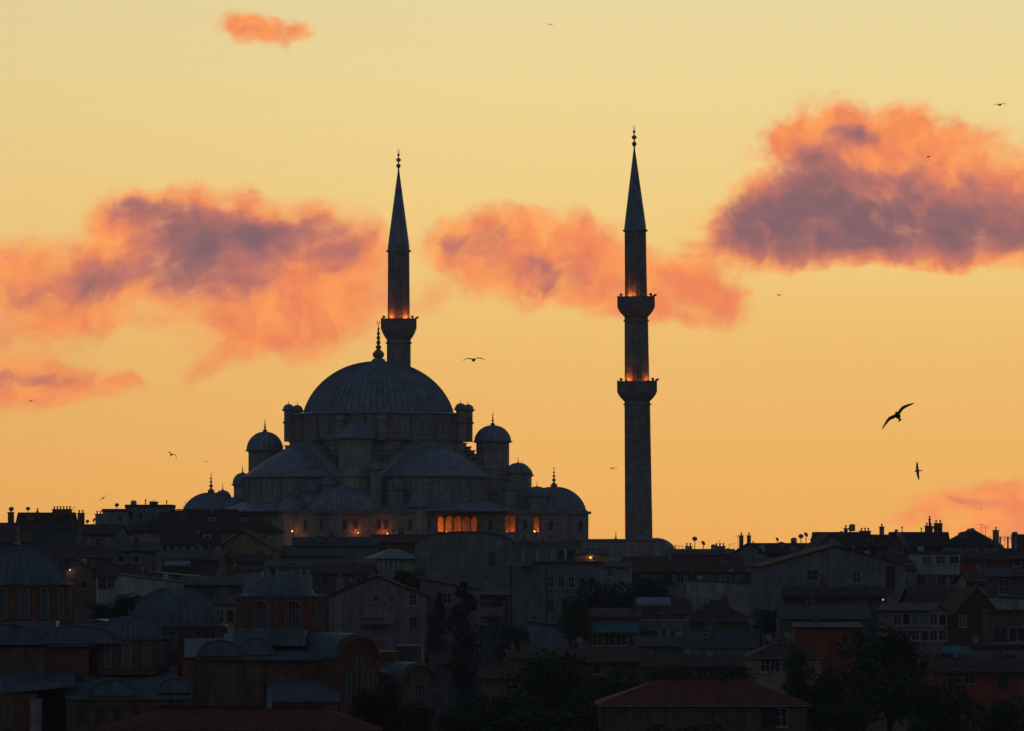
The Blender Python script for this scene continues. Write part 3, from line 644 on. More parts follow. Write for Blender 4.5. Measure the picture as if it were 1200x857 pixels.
def build_church():
    domed_drum(21, 640, 683, 55, 64, 735, 6, 16, 16, .85, 2.4, fin=1.7, arr=pi/16)
    domed_drum(205, 688, 732, 54, 61, 800, 13, 12, 12, .9, 1.7, fin=0)
    domed_drum(152, 722, 747, 40, 46, 790, 2, 12, 12, .75, 1.9, fin=0, bulge=.5)
    domed_drum(331, 673, 697, 38, 53, 745, 6, 8, 8, 1.35, 2.3, fin=0, ribs=16, arr=pi/8-.09)
    x, y, z = cp(331, 674, 6); m = MB(); m.lathe([(.7, z-.1), (.65, z+.1), (.2, z+.25)], 12, c=(x, y)); m.build('dome_cap', LEADN, church)
    # left arm: saddle roofs under the big drum
    slab(-30, 62, 728, 755, -1, 7); slab(60, 112, 736, 754, -1.2, 7)
    vault(6, 731, 46, 756, -1.5, 10); vault(108, 727, 36, 752, 2.2, 14); vault(92, 733, 50, 754.5, -1.4, 9)
    cwall(-30, 53, 755.5, -1, 8, BRICKS); cwall(53, 104, 755, -.6, 8, BRICK)
    m = MB(); a = cp(16, 728, -1.6); m.box(a[0], a[0]+3.2, -.9, 3, a[2]-1.3, a[2]); m.build('drum_base', LEADN, church)
    slab(-30, 88, 792, 812, -6, -1.02, ytr=787, ybr=801); cwall(-30, 44, 813, -5.8, -1.1, BRICK); cwall(35, 48, 819, -7, -5.7, STONE2)
    x, y, z = cp(10, 852, -5.84); window(church, (x, y, z), 0, w=.7, h=1.9, arched=True, fm=LATT, bars=(3, 7), fr=.08)
    # middle: waved lead roof in front of the small drum
    slab(98, 208, 781, 800, -2.5, 3.5, 'lead_apron'); slab(76, 226, 799, 816, -5.5, -2.4)
    vault(132, 796, 28, 815.5, -5.8, -2); vault(204, 794, 20, 812, -5.4, -1.5)
    cwall(78, 225, 816.5, -5.2, 4, BRICKS); 
    for i, px in enumerate((97, 117, 138, 160, 182, 204)):
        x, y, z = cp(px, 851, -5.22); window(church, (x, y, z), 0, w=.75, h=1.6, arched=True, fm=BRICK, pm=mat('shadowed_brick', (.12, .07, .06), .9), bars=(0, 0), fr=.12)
    # centre to right: long masonry range
    slab(216, 300, 748, 769.5, -3, 5); slab(262, 356, 742, 770, -2.9, 5.1); slab(330, 404, 757, 770, -2.8, 5, ytr=752)
    vault(258, 750, 27, 769.3, -3.3, 3); vault(300, 747, 20, 768, -2.7, 4)
    cwall(221, 309, 770.5, -2.6, 9, BRICKS); cwall(309, 394, 771, -2.2, 9, BRICKS); cwall(214, 228, 771.5, -3, 4, BRICK)
    cwall(277, 358, 738, -1, 5, LEADN, 'drum_base', 757)
    slab(312, 398, 799, 819, -6, -2.25, ytr=795); cwall(316, 396, 819.5, -5.7, -2.25, BRICK)
    # arched end fronts
    facade(421, 23, 745, -4, radians(30), BRICK, [(-.95, 5.3, .55, 2.6), (0, 5.3, .7, 3.8), (.95, 5.3, .55, 2.6), (-1.0, 8.6, .6, 2.2), (.1, 8.6, .6, 2.2)], 7)
    facade(492, 20, 779, -2, radians(28), BRICKS, [(0, 4.0, 1.0, 2.6)], 6)
    cwall(445, 486, 788, -1, 6, BRICKS); slab(446, 492, 776, 787.5, -1.4, 3)
    cwall(464, 494, 757, 6, 12, PL['dark'], 'dark_annex'); pass
    cwall(440, 466, 764, 2, 8, BRICK)
build_church()

# ================================================================== houses
HOUSES = []
def dish_mesh():
    m = MB(); R = Matrix.Translation((0, 0, 1.1)) @ Matrix.Rotation(radians(60), 4, 'X')
    m.lathe([(.02, -.12), (.25, -.1), (.42, 0), (.44, .02), (.24, -.06), (.02, -.08)], 14, mat=R)
    m.tube((0, 0, -.9), (0, 0, 1.05), .07); m.tube((0, 0, .9), (0, -.45, 1.35), .02); return m.mesh('satellite_dish', CONC, True)
DISH = dish_mesh()
def aerial_mesh():
    m = MB(); m.tube((0, 0, 0), (0, 0, 2.4), .035); m.tube((-.5, 0, 2.2), (.5, 0, 2.2), .02)
    for i in range(5): m.tube((-.5+.25*i, -.3+.03*i, 2.2), (-.5+.25*i, .3-.03*i, 2.2), .015, seg=4)
    return m.mesh('aerial', DMET)
AER = aerial_mesh()
FLUE = MB().lathe([(.09, 0), (.09, 1.3), (.17, 1.31), (.19, 1.36), (.03, 1.55)], 8).mesh('flue', DMET)
_c = MB().box(-.32, .32, -.28, .28, 0, 1.6); _c.box(-.4, .4, -.36, .36, 1.602, 1.72); _c.lathe([(.11, 1.721), (.1, 2.0), (.15, 2.02)], 8, c=(-.15, 0)); _c.lathe([(.11, 1.721), (.1, 1.95), (.15, 1.97)], 8, c=(.15, 0))
CHIM = _c.mesh('chimney', PL['brown'])
TANK = MB().lathe([(.02, 0), (.6, .02), (.6, 1.1), (.4, 1.3), (.02, 1.35)], 12).mesh('water_tank', PL['pale'], True)
def house(label, p0, p1, ye, Y, rise=8, roof='gx', d=9, yaw=0, wall='grey', rc='dark', wins=(), chim=(), adds=(), name='house', cat='house', bars=(1, 1), drop=None, clut=None, over=.45, group='hillside houses below the mosque'):
    s = F/Y; t = radians(yaw); Wp = (p1-p0)/s; w = max(2.5, (Wp-d*abs(sin(t)))/cos(t)) if True else Wp
    cx = ((p0+p1)/2-600)/s; Yc = Y+d/2; zb = terr(cx, Y)-1.0; ze = CZ+(HY-ye)/s
    if drop: zb = ze-drop
    h = ze-zb; r = rise/s
    root = empty(name, (cx, Yc, zb), t, label, cat, group); HOUSES.append(root)
    hw, hd = w/2, d/2; wm = PL[wall]
    X = lambda px: ((px-600)/s-cx-hd*sin(t))/cos(t)
    Zp = lambda py: CZ+(HY-py)/s-zb
    m = MB()
    if roof == 'gx': m.prism([(-hd, 0), (hd, 0), (hd, h), (0, h+r-.02), (-hd, h)], -hw, hw, 'x')
    elif roof == 'gy': m.prism([(-hw, 0), (hw, 0), (hw, h), (0, h+r-.02), (-hw, h)], -hd, hd, 'y')
    elif roof == 'sr': m.prism([(-hw, 0), (hw, 0), (hw, h), (-hw, h+r-.02)], -hd, hd, 'y')   # falls to the right
    elif roof == 'sl': m.prism([(-hw, 0), (hw, 0), (hw, h+r-.02), (-hw, h)], -hd, hd, 'y')
    elif roof == 'arc': m.prism([(-hw, 0), (hw, 0)]+[(hw*cos(pi*i/12), h+r*sin(pi*i/12)**.8) for i in range(13)], -hd, hd, 'y')
    else: m.box(-hw, hw, -hd, hd, 0, h)
    m.build('wall', wm, root)
    o = over; th = .18; m = MB(); RM = RF[rc]
    if roof == 'gx':
        k = r/hd; e = -o*k
        m.prism([(-hd-o, h+e+.01), (0, h+r+.01), (hd+o, h+e+.01), (hd+o, h+e+th), (0, h+r+th+.05), (-hd-o, h+e+th)], -hw-o*.7, hw+o*.7, 'x')
    elif roof in ('gy', 'arc') and roof == 'gy':
        k = r/hw; e = -o*k
        m.prism([(-hw-o, h+e+.01), (0, h+r+.01), (hw+o, h+e+.01), (hw+o, h+e+th), (0, h+r+th+.05), (-hw-o, h+e+th)], -hd-o*.7, hd+o*.7, 'y')
    elif roof == 'sr': m.prism([(-hw-o, h+r+.02), (hw+o, h+.01), (hw+o, h+th), (-hw-o, h+r+th)], -hd-o, hd+o, 'y')
    elif roof == 'sl': m.prism([(-hw-o, h+.01), (hw+o, h+r+.02), (hw+o, h+r+th), (-hw-o, h+th)], -hd-o, hd+o, 'y')
    elif roof == 'arc':
        a = [(hw*cos(pi*i/12), h+r*sin(pi*i/12)**.8+.01) for i in range(13)]; b = [((hw+.15)*cos(pi*i/12), h+r*sin(pi*i/12)**.8+.16) for i in range(12, -1, -1)]
        m.prism(a+b, -hd-.2, hd+.2, 'y')
    elif roof == 'hip':
        q = min(hw, hd)*.85
        m.add([(-hw-o, -hd-o, h+.01), (hw+o, -hd-o, h+.01), (hw+o, hd+o, h+.01), (-hw-o, hd+o, h+.01),
               (-hw-o, -hd-o, h+th), (hw+o, -hd-o, h+th), (hw+o, hd+o, h+th), (-hw-o, hd+o, h+th),
               (-(hw-q), 0, h+r), (hw-q, 0, h+r)],
              [(3,2,1,0),(0,1,5,4),(1,2,6,5),(2,3,7,6),(3,0,4,7),(4,5,9,8),(5,6,9),(6,7,8,9),(7,4,8)])
    else:                                                          # flat with parapet kerb
        m.box(-hw-.12, hw+.12, -hd-.12, hd+.12, h+.003, h+.12)
        for (a, b, c_, e_) in ((-hw-.12, hw+.12, -hd-.12, -hd+.1), (-hw-.12, hw+.12, hd-.1, hd+.12), (-hw-.12, -hw+.1, -hd+.101, hd-.101), (hw-.1, hw+.12, -hd+.101, hd-.101)): m.box(a, b, c_, e_, h+.121, h+.5)
    ro = m.build('roof', RM, root)
    if roof in ('gx', 'hip'):                                        # ridge cap and gutter
        m = MB(); L = hw if roof == 'gx' else hw-min(hw, hd)*.85
        m.tube((-L, 0, h+r+.12), (L, 0, h+r+.12), .12, seg=6); m.build('ridge_cap', RF['brown'], ro)
        m = MB(); zz = h-(o*r/hd if roof == 'gx' else 0)+.05; m.tube((-hw-o*.6, -hd-o-.08, zz), (hw+o*.6, -hd-o-.08, zz), .08, seg=6); m.build('gutter', RF['pale'] if random.random() < .3 else DMET, ro)
    for (px, yt, wpx, hpx) in chim:
        m = MB(); cw = wpx/s/2; ch = hpx/s; m.box(-cw, cw, -cw*.8, cw*.8, -ch-1.5, 0); m.box(-cw-.1, cw+.1, -cw*.8-.1, cw*.8+.1, .002, .14)
        k = max(1, int(cw*2/.5))
        for i in range(k):
            x = (-cw+cw*(2*i+1)/k); m.lathe([(.12, .141), (.1, .45), (.17, .46), (.15, .62)], 8, c=(x, 0))
        c_ = m.build('chimney', PL['brown'] if random.random() < .5 else CONC, ro, loc=(X(px)+hd*math.tan(t)*0, 0, Zp(yt)))
    # odds and ends every old roof collects
    zr = lambda x, y: (h+r*(1-abs(y)/hd) if roof == 'gx' else h+r*(1-abs(x)/hw) if roof == 'gy' else h+r*(x+hw)/w if roof == 'sl' else h+r*(hw-x)/w if roof == 'sr' else h+r*min(1, (hd-abs(y))/hd, (hw-abs(x))/hd) if roof == 'hip' else h+.1 if roof == 'flat' else h+r*.8)
    if s > 6 and name != 'pavilion' and p0 > -15:
        for i in range(clut if clut is not None else max(1, int(w/(2.4 if Y > 895 else 4)))):
            x = random.uniform(-hw*.85, hw*.85); y = random.uniform(-hd*.55, hd*.1); z = zr(x, y)+.1; k = random.random()
            if k < .3: link('satellite_dish', DISH, root, (x, y, z), (0, 0, random.uniform(-1, 1)), (random.uniform(.7, 1.05),)*3)
            elif k < .52: link('aerial', AER, root, (x, y, z-.3), (0, 0, random.uniform(-1, 1)), (.8, .8, random.uniform(.5, .95)))
            elif k < .68: link('flue', FLUE, root, (x, y, z-.3), (0, 0, random.uniform(-1, 1)), (1, 1, random.uniform(.6, 1.1)))
            elif k < .84: link('chimney', CHIM, ro, (x, y, z-.5), (0, 0, 0), (random.uniform(.7, 1.3), 1, random.uniform(.6, 1.1)))
            elif roof in ('gx', 'hip') and r > .7:                       # small dormer
                m = MB(); dw, dh = .65, min(.9, r*.7); yb = -hd*.55; zb2 = zr(x, yb)
                m.box(x-dw, x+dw, yb, yb+dh*hd/r, zb2-.1, zb2+dh); d_ = m.build('dormer', wm, root)
                m = MB(); m.prism([(x-dw-.15, zb2+dh+.003), (x+dw+.15, zb2+dh+.003), (x, zb2+dh+.3)], yb-.2, yb+dh*hd/r+.3, 'y'); m.build('dormer_roof', RM, d_)
                window(d_, (x, yb-.005, zb2+.15), 0, w=.75, h=max(.35, dh-.3), bars=(1, 0))
            else: link('water_tank', TANK, root, (x, y, z-.1), (0, 0, 0), (random.uniform(.5, .9),)*3)
    for it in wins:
        if len(it) == 4: lst = [it]
        else:                                                        # row: p0,p1,n,py,w,h
            a, b, n, py, ww, wh = it; lst = [(a+(b-a)*i/max(1, n-1), py, ww, wh) for i in range(n)]
        fmm = random.choice([WHITE, WHITE, GREYF, BROWNF])
        for (px, py, ww, wh) in lst:                                 # py = sill row
            window(root, (X(px), -hd-.005, Zp(py)), 0, w=ww, h=wh, bars=random.choice([(1, 1), (1, 0), (0, 0), (1, 1)]), fm=fmm, pm=random.choice([GLASS, GLASS, GLASS, CURT]), thick=.1, fr=.09)
    for a in adds:
        k = a[0]
        if k == 'dish': link('satellite_dish', DISH, root, (X(a[1]), -hd*.2, Zp(a[2])-.9), (0, 0, random.uniform(-.5, .9)))
        if k == 'aerial': link('aerial', AER, root, (X(a[1]), 0, Zp(a[2])-2.3), (0, 0, random.uniform(-1, 1)))
        if k == 'balcony':                                           # px0, px1, rail-top row, wall colour
            x0, x1, z = X(a[1]), X(a[2]), Zp(a[3]); m = MB(); y0 = -hd-1.2
            m.box(x0, x1, y0, -hd-.004, z-1.15, z-1.0); m.box(x0, x1, y0, y0+.1, z-.998, z); m.box(x0, x0+.1, y0+.101, -hd-.006, z-.998, z); m.box(x1-.1, x1, y0+.101, -hd-.006, z-.998, z)
            m.build('balcony', PL[a[4]], root)
        if k == 'awning':
            x0, x1, z0_, z1 = X(a[1]), X(a[2]), Zp(a[4]), Zp(a[3]); m = MB()
            n = 14
            for i in range(n):
                xa, xb = x0+(x1-x0)*i/n, x0+(x1-x0)*(i+1)/n-.01; dz = -.12*(i % 2)
                m.add([(xa, -hd-.01, z1), (xb, -hd-.01, z1), (xb, -hd-1.6, z0_+.2), (xa, -hd-1.6, z0_+.2), (xa, -hd-1.63, z0_+dz), (xb, -hd-1.63, z0_+dz), (xa, -hd-.01, z1-.04), (xb, -hd-.01, z1-.04)], [(0, 3, 2, 1), (3, 4, 5, 2), (6, 7, 2, 3)])
            m.build('awning', PL[a[5]], root)
        if k == 'pipe':
            m = MB(); m.tube((X(a[1]), -hd-.1, Zp(a[3])), (X(a[1]), -hd-.1, Zp(a[2])), a[4]); m.build('drainpipe', PL['timber'], root)
        if k == 'rail':                                              # roof terrace railing: px0 px1 top row, bottom row
            x0, x1, zt_, zb_ = X(a[1]), X(a[2]), Zp(a[3]), Zp(a[4]); m = MB(); n = max(3, int((x1-x0)/1.1))
            m.tube((x0, -hd+.1, zt_), (x1, -hd+.1, zt_), .05); m.tube((x0, -hd+.1, (zt_+zb_)/2), (x1, -hd+.1, (zt_+zb_)/2), .03)
            for i in range(n+1): m.tube((x0+(x1-x0)*i/n, -hd+.1, zb_-.2), (x0+(x1-x0)*i/n, -hd+.1, zt_), .035)
            m.build('terrace_railing', RF['pale'] if len(a) > 5 else DMET, root)
        if k == 'box':                                               # rooftop hut: px0 px1 top row bottom row colour
            x0, x1, zt_, zb_ = X(a[1]), X(a[2]), Zp(a[3]), Zp(a[4]); m = MB(); m.box(x0, x1, -hd*.5, hd*.4, zb_-.3, zt_); m.box(x0-.12, x1+.12, -hd*.5-.12, hd*.4+.12, zt_+.002, zt_+.12); m.build('rooftop_hut', PL[a[5]], root)
        if k == 'tank':
            m = MB(); m.lathe([(.02, 0), (.5, .02), (.5, 1.0), (.35, 1.15), (.02, 1.2)], 12); m.build('water_tank', PL['pale'], root, True, loc=(X(a[1]), 0, Zp(a[2])-.5))
        if k == 'lamp':
            m = MB(); m.lathe([(.02, -.14), (.14, 0), (.02, .14)], 8); m.build('wall_lamp', BULB if a[3] else BULBW, root, loc=(X(a[1]), -hd-.3, Zp(a[2])))
            L = bpy.data.lights.new('wall_lamp_light', 'POINT'); L.energy = a[4]; L.color = (1, .45, .15) if a[3] else (1, .8, .55); L.shadow_soft_size = .1
            lo = bpy.data.objects.new('wall_lamp_light', L); COL.objects.link(lo); lo.parent = root; lo.location = (X(a[1]), -hd-.7, Zp(a[2]))
        if k == 'posts':                                             # px0 px1 n top bottom
            po = MB().box(-.14, .14, -hd-.35, -hd-.06, Zp(a[5]), Zp(a[4])).mesh('post', PL['pale'])
            for i in range(a[3]): link('post', po, root, (X(a[1]+(a[2]-a[1])*i/(a[3]-1)), 0, 0))
    return root
def build_houses():
    h = house
    # ---- left skyline
    h('dark gabled house at the left end of the ridge with wide stepped chimneys', 20, 84, 616, 935, 14, 'gx', 10, 0, 'dark', 'dark', [(62, 632, 1, 1.4)], [(70, 597.5, 22, 5), (41, 600, 2.5, 4)], [('aerial', 84, 594)])
    h('low dark house cut by the left edge of the photo under a square chimney', -20, 24, 622, 940, 8, 'gx', 9, 0, 'dark', 'slate', [(8, 640, 1, 1.2)], [(10, 601, 7, 16)], [('dish', 11, 598)])
    h('narrow grey house whose two block chimneys stand on the ridge left of the flat-roofed block', 84, 122, 625, 925, 9, 'gx', 9, 0, 'grey', 'dark', [(95, 636, .9, 1.3), (108, 636, .9, 1.3)], [(92.5, 602, 8, 16), (113.5, 603, 8, 13)])
    h('pale flat-roofed block at the left skyline, lower half', 120, 149, 600, 945, 0, 'flat', 9, 0, 'blue', 'slate', [(140, 612, 1, 1.3)], cat='apartment block')
    h('taller grey flat-roofed block with a rooftop hut beside the left skyline block', 147, 201, 595, 950, 0, 'flat', 10, 0, 'grey', 'slate', [(152, 609, 1.2, 1.5), (165, 609, 1, 1.3), (190, 609, 1, 1.3)], (), [('box', 174, 182, 588.5, 595, 'dark'), ('aerial', 178, 586)], cat='apartment block')
    h('wide dark hip roof sloping down right towards the mosque from the left skyline blocks', 142, 330, 624, 905, 26, 'hip', 16, 4, 'cream', 'dark', [(205, 310, 8, 633, .8, 1.1)], (), [('dish', 265, 606)])
    h('ochre gable house with balcony below the wide dark hip roof', 252, 328, 644, 872, 20, 'gy', 10, -6, 'yellow', 'dark', [(270, 655, 1.1, 1.4), (305, 655, 1.4, 1.5)], (), [('balcony', 266, 322, 650, 'dark')])
    h('long low white house with a row of small windows left of the ochre gable', 186, 258, 638, 868, 12, 'gx', 9, 3, 'pale', 'dark', [(192, 250, 7, 645, .8, .9)])
    h('shadowed grey house under the left ridge with a pale side wall', 84, 146, 626, 893, 10, 'gx', 9, -8, 'grey', 'brown', [(98, 640, 1, 1.3), (116, 640, 1, 1.3)], [(128, 616, 4, 6)])
    h('dark terrace house behind the gilded finial of the leftmost church dome', -20, 42, 634, 880, 10, 'gx', 10, 5, 'dark', 'brown', [(12, 648, 1, 1.3), (30, 648, 1, 1.3)], [(34, 628, 8, 10)])
    h('black-walled block with flat roof between the left ridge and the church dome', 38, 90, 622, 865, 0, 'flat', 10, 0, 'dark', 'slate', (), (), [('box', 44, 60, 616, 622, 'dark')])
    h('mid-slope grey house with a white attic window left of the long white house', 130, 190, 646, 850, 9, 'gx', 9, -5, 'grey', 'slate', [(142, 660, 1, 1.2), (160, 660, 1, 1.2), (150, 652, .9, .8)], [(168, 634, 4, 6)])
    h('brown roofed house with a lit white lamp just right of the leftmost church dome', 70, 114, 672, 800, 12, 'gy', 9, 5, 'brown', 'brown', [(98, 690, 1, 1.2)], (), [('lamp', 82, 668, 0, 8)])
    h('low dark tiled house over the lamp house, mid slope at left', 60, 132, 652, 835, 10, 'gx', 9, 6, 'dark', 'brown', [(78, 664, .9, 1.1), (92, 664, .9, 1.1), (110, 664, .9, 1.1)], [(100, 640, 4, 5)])
    h('white gabled cottage above the round tree behind the church', 108, 172, 676, 762, 13, 'gx', 8, 7, 'pale', 'brown', [(120, 690, 1.2, 1.5), (130, 690, 1, 1.5)], [(128, 664, 4, 5)])
    h('pale house with sloping parapet right of the white gabled cottage', 138, 214, 684, 742, 10, 'sr', 8, 0, 'pale', 'slate', (), [(198, 683, 5, 8)], over=.15)
    h('dark lean-to shed with a thin bright roof edge over the broad church dome', 156, 242, 678, 775, 9, 'sr', 7, 0, 'dark', 'pale', (), over=.3)
    h('dark plastered house with blue-white awning above the thin-edged shed', 190, 262, 656, 825, 8, 'gx', 9, -4, 'dark', 'slate', [(234, 667, 1, 1.2)], (), [('awning', 194, 224, 655, 663, 'blue')])
    h('cream house with shutters directly right of the broad church dome', 252, 296, 708, 700, 8, 'gx', 8, 0, 'cream', 'slate', [(258, 730, 1, 1.6), (270, 730, 1, 1.6)])
    h('blank bluish house side above the cream shuttered house', 270, 306, 672, 768, 4, 'sl', 8, 0, 'blue', 'slate', ())
    h('dark brown block filling the slope behind the ribbed church drum', 208, 284, 686, 745, 8, 'gx', 9, 5, 'dark', 'slate', [(262, 700, .9, 1.2)], (), [('dish', 240, 684)])
    h('long low ochre-walled range right below the mosque', 312, 402, 652, 880, 8, 'gx', 9, 2, 'cream', 'slate', [(330, 392, 5, 660, .9, .9)], [(318, 637, 4, 7)], [('rail', 320, 366, 645, 651)])
    h('white house with a strip of small windows behind the ribbed church drum', 312, 374, 664, 838, 6, 'gx', 8, 0, 'pale', 'slate', [(320, 366, 6, 674, .8, 1)])
    h('dark roofs and a lean-to tucked behind the flat ribbed dome', 366, 440, 672, 812, 10, 'gx', 9, -6, 'dark', 'brown', [(380, 684, .9, 1.1), (420, 684, .9, 1.1)], [(392, 672, 10, 8)], [('aerial', 410, 654)])
    h('long dark roofed range under the outer wall of the mosque', 344, 442, 640, 915, 9, 'gx', 9, 0, 'grey', 'slate', [(352, 372, 3, 648, .8, 1)], [(388, 626, 5, 5)], [('dish', 397, 632)])
    h('low red-roofed house against the mosque wall', 436, 512, 636, 925, 8, 'gx', 9, 0, 'brown', 'tile', (), [(470, 624, 4, 4)])
    h('tea pavilion with pale tent roof on white posts', 428, 492, 656, 848, 13, 'hip', 8, 12, 'cream', 'pale', (), (), [('posts', 432, 466, 7, 657, 669)], cat='pavilion', name='pavilion')
    h('dark house with a pale end wall right of the tent-roofed pavilion', 462, 500, 660, 862, 6, 'gx', 8, 0, 'dark', 'slate', (), ())
    # ---- middle
    h('mauve gable house with white windows above the arched church fronts', 384, 500, 699, 705, 23, 'gy', 11, 0, 'mauve', 'brown', [(440, 706, .7, .9), (459, 709, .8, 1.3), (484, 710, 1, 1.5), (484, 737, 1, 1.5)], [(449, 672, 8, 7), (397, 678, 9, 10)], [('balcony', 425, 449, 724, 'dark'), ('awning', 424, 463, 723, 731, 'mauve'), ('dish', 458, 675)])
    h('mauve lower house joined to the right of the mauve gable', 492, 562, 692, 712, 14, 'sr', 9, 0, 'mauve', 'brown', [(524, 708, 1.1, 1.5)], [(502, 673, 6, 6)], [('dish', 510, 676)])
    h('towering blank grey wall with a shallow arched top under the mosque', 486, 603, 641, 800, 17, 'arc', 12, 0, 'grey', 'slate', [(577, 660, .9, 1.4)], (), [('pipe', 600, 650, 742, .22), ('aerial', 488, 622)], cat='apartment block', name='apartment_house')
    a = h('grey corner block with rows of white windows beside the towering blank wall', 600, 706, 662, 785, 0, 'flat', 10, 24, 'grey', 'slate', [(645, 694, 5, 689, 1.0, 1.6), (645, 694, 4, 716, 1.0, 1.7)], (), [('box', 612, 662, 643, 661, 'grey'), ('posts', 612, 662, 4, 644, 658), ('pipe', 640, 662, 735, .1), ('rail', 665, 702, 656, 662)], cat='apartment block', name='apartment_house')
    h('small house with a pink balcony in the gap right of the cypresses', 556, 596, 698, 738, 5, 'gx', 8, 0, 'dark', 'slate', [(583, 712, 1.1, 1.5), (566, 732, 1, 1.3), (583, 732, 1, 1.3)], (), [('balcony', 560, 590, 712, 'pink')])
    h('bluish end wall at the foot of the grey corner block', 618, 668, 736, 740, 8, 'sr', 7, 0, 'blue', 'slate', ())
    h('ridge house with an amber lit porch under the courtyard wall', 652, 712, 650, 915, 5, 'gx', 9, 0, 'cream', 'slate', [(668, 662, .9, 1.6)], [(650, 632, 3, 10)], [('lamp', 692, 653.5, 1, 7), ('aerial', 645, 628)])
    h('dark shallow roof clutter at the mosque foot, right of the arched grey wall', 588, 672, 646, 890, 10, 'gx', 9, 0, 'dark', 'slate', (), [(612, 634, 3, 5), (636, 633, 3, 5)], [('dish', 604, 634), ('aerial', 628, 620)])
    h('pale low building with a light roof edge below the tall minaret', 684, 742, 665, 860, 5, 'gx', 8, -4, 'blue', 'slate', [(700, 676, .9, 1.1), (715, 676, .9, 1.1)])
    h('long red-tiled house at the foot of the tall minaret', 730, 872, 670, 872, 16, 'gx', 12, 3, 'grey', 'tile', [(783, 797, 2, 684, 1.3, 1.6), (745, 685, 1.2, 1.6), (812, 685, 1.2, 1.6)], [(752, 648, 4, 6)], [('dish', 788, 655)])
    h('low ridge house with a railed roof just right of the small courtyard dome', 784, 860, 650, 935, 5, 'gx', 9, 0, 'dark', 'slate', (), [(845, 641, 12, 3), (808, 641, 8, 5)], [('rail', 787, 800, 640, 648), ('dish', 815, 633), ('dish', 825, 638), ('aerial', 856, 638)])
    h('ridge house with twin chimneys and a dark roof left of the grey gable', 850, 906, 655, 925, 17, 'gy', 9, 0, 'grey', 'dark', [(890, 650, .9, 1)], [(870, 628.5, 5, 12), (879, 628.5, 4.5, 10)], [('aerial', 866, 628)])
    h('long dark-roofed ridge house behind the grey gable', 880, 962, 648, 940, 10, 'gx', 10, 0, 'dark', 'dark', (), (), [('tank', 932, 635), ('dish', 940, 630), ('dish', 946, 628)])
    h('large grey gable wall with two white windows, right of the centre', 884, 1062, 664, 805, 23, 'gy', 13, 6, 'grey', 'brown', [(952, 681, 1.7, 1.6), (1004, 683, 1.2, 1.5), (1044, 690, 1.3, 3.2)], (), [('dish', 950, 690)], cat='apartment block', name='apartment_house')
    h('pale blank side wall between the red-tiled house and the grey gable', 806, 894, 686, 822, 6, 'sr', 8, 0, 'pale', 'dark', [(888, 684, 1.2, 2)], over=.2)
    h('dark house with flat roof and black loggia above the pale blank wall', 812, 888, 674, 842, 0, 'flat', 8, 0, 'dark', 'brown', [(830, 683, 1.6, 1.2), (850, 683, 1.6, 1.2)])
    h('house with blue tarpaulin terrace and a strip of attic windows', 746, 808, 718, 728, 14, 'gx', 10, 0, 'grey', 'brown', [(755, 799, 6, 727, 1.0, .9)], (), [('awning', 746, 786, 700, 709, 'blue'), ('balcony', 748, 806, 729, 'grey')])
    h('shop house with a long teal awning beside the dark tree', 690, 750, 722, 716, 7, 'gx', 9, 0, 'brown', 'brown', [(700, 742, 4, 757, 1.3, 1.6)], (), [('awning', 693, 749, 729, 741, 'teal'), ('aerial', 703, 698)])
    h('brown-tiled house in the middle right, above the slate roof', 800, 880, 728, 740, 22, 'hip', 10, 0, 'brown', 'brown', [(830, 740, 1, 1.3)], [(850, 700, 9, 8), (828, 706, 4, 6)])
    h('dark slate roofed house with white barge boards, lower right of centre', 800, 894, 757, 690, 17, 'gx', 9, -5, 'grey', 'slate', (), [(836, 734, 3, 6)], [('rail', 808, 842, 742, 750, 1), ('dish', 830, 744)])
    h('grey low house with cluttered roof right of the teal awning', 742, 812, 758, 694, 10, 'gx', 9, 4, 'grey', 'slate', [(770, 770, 1, 1)], (), [('dish', 776, 744), ('tank', 800, 748)])
    h('ochre-walled house under a brown pyramid roof, lower right of centre', 878, 962, 772, 640, 20, 'hip', 9, 0, 'yellow', 'brown', [(897, 788, 1.2, 1.8), (908, 788, 1.2, 1.8)], (), [('rail', 905, 925, 752, 756, 1)])
    h('dark terraced house with a pale rail above the terracotta wall', 914, 1018, 724, 690, 12, 'gx', 10, 0, 'dark', 'slate', [(940, 736, 1, 1.2), (985, 736, 1, 1.2)], [(955, 706, 4, 8)], [('rail', 920, 1012, 724, 730, 1)])
    h('house with a plain terracotta-red wall in the lower right', 932, 1008, 736, 655, 4, 'gx', 8, 0, 'red', 'slate', ())
    h('dark shed-roofed house between the grey gable and the white striped windows', 918, 1046, 700, 765, 10, 'gx', 9, -4, 'dark', 'dark', [(950, 712, 1, 1), (1010, 712, 1, 1)], [(990, 682, 4, 8)], [('dish', 975, 692)])
    h('wooden fronted house with a long band of windows, mid right', 1030, 1112, 716, 725, 7, 'gx', 9, -16, 'pink', 'slate', [(1052, 1104, 6, 733, 1.05, 1.5), (1052, 1104, 6, 751, 1.05, 1.4)], (), [('dish', 1036, 706), ('lamp', 1036, 703, 0, 2)])
    h('brown timber house with a steep tiled gable, mid right', 1104, 1170, 718, 745, 28, 'gy', 10, 10, 'timber', 'brown', [(1128, 735, 1, 1.5)], ())
    h('red-brown roof sloping left from the timber gable', 1062, 1130, 706, 770, 16, 'gx', 9, 6, 'brown', 'tile', (), (), [('dish', 1084, 704)])
    h('pale two-storey house with flat roof under the right skyline', 1066, 1130, 650, 842, 0, 'flat', 9, -5, 'pale', 'slate', [(1086, 1118, 3, 661, 1.4, 1.2), (1080, 1116, 4, 686, 1.4, 1.6)], cat='apartment block', name='apartment_house')
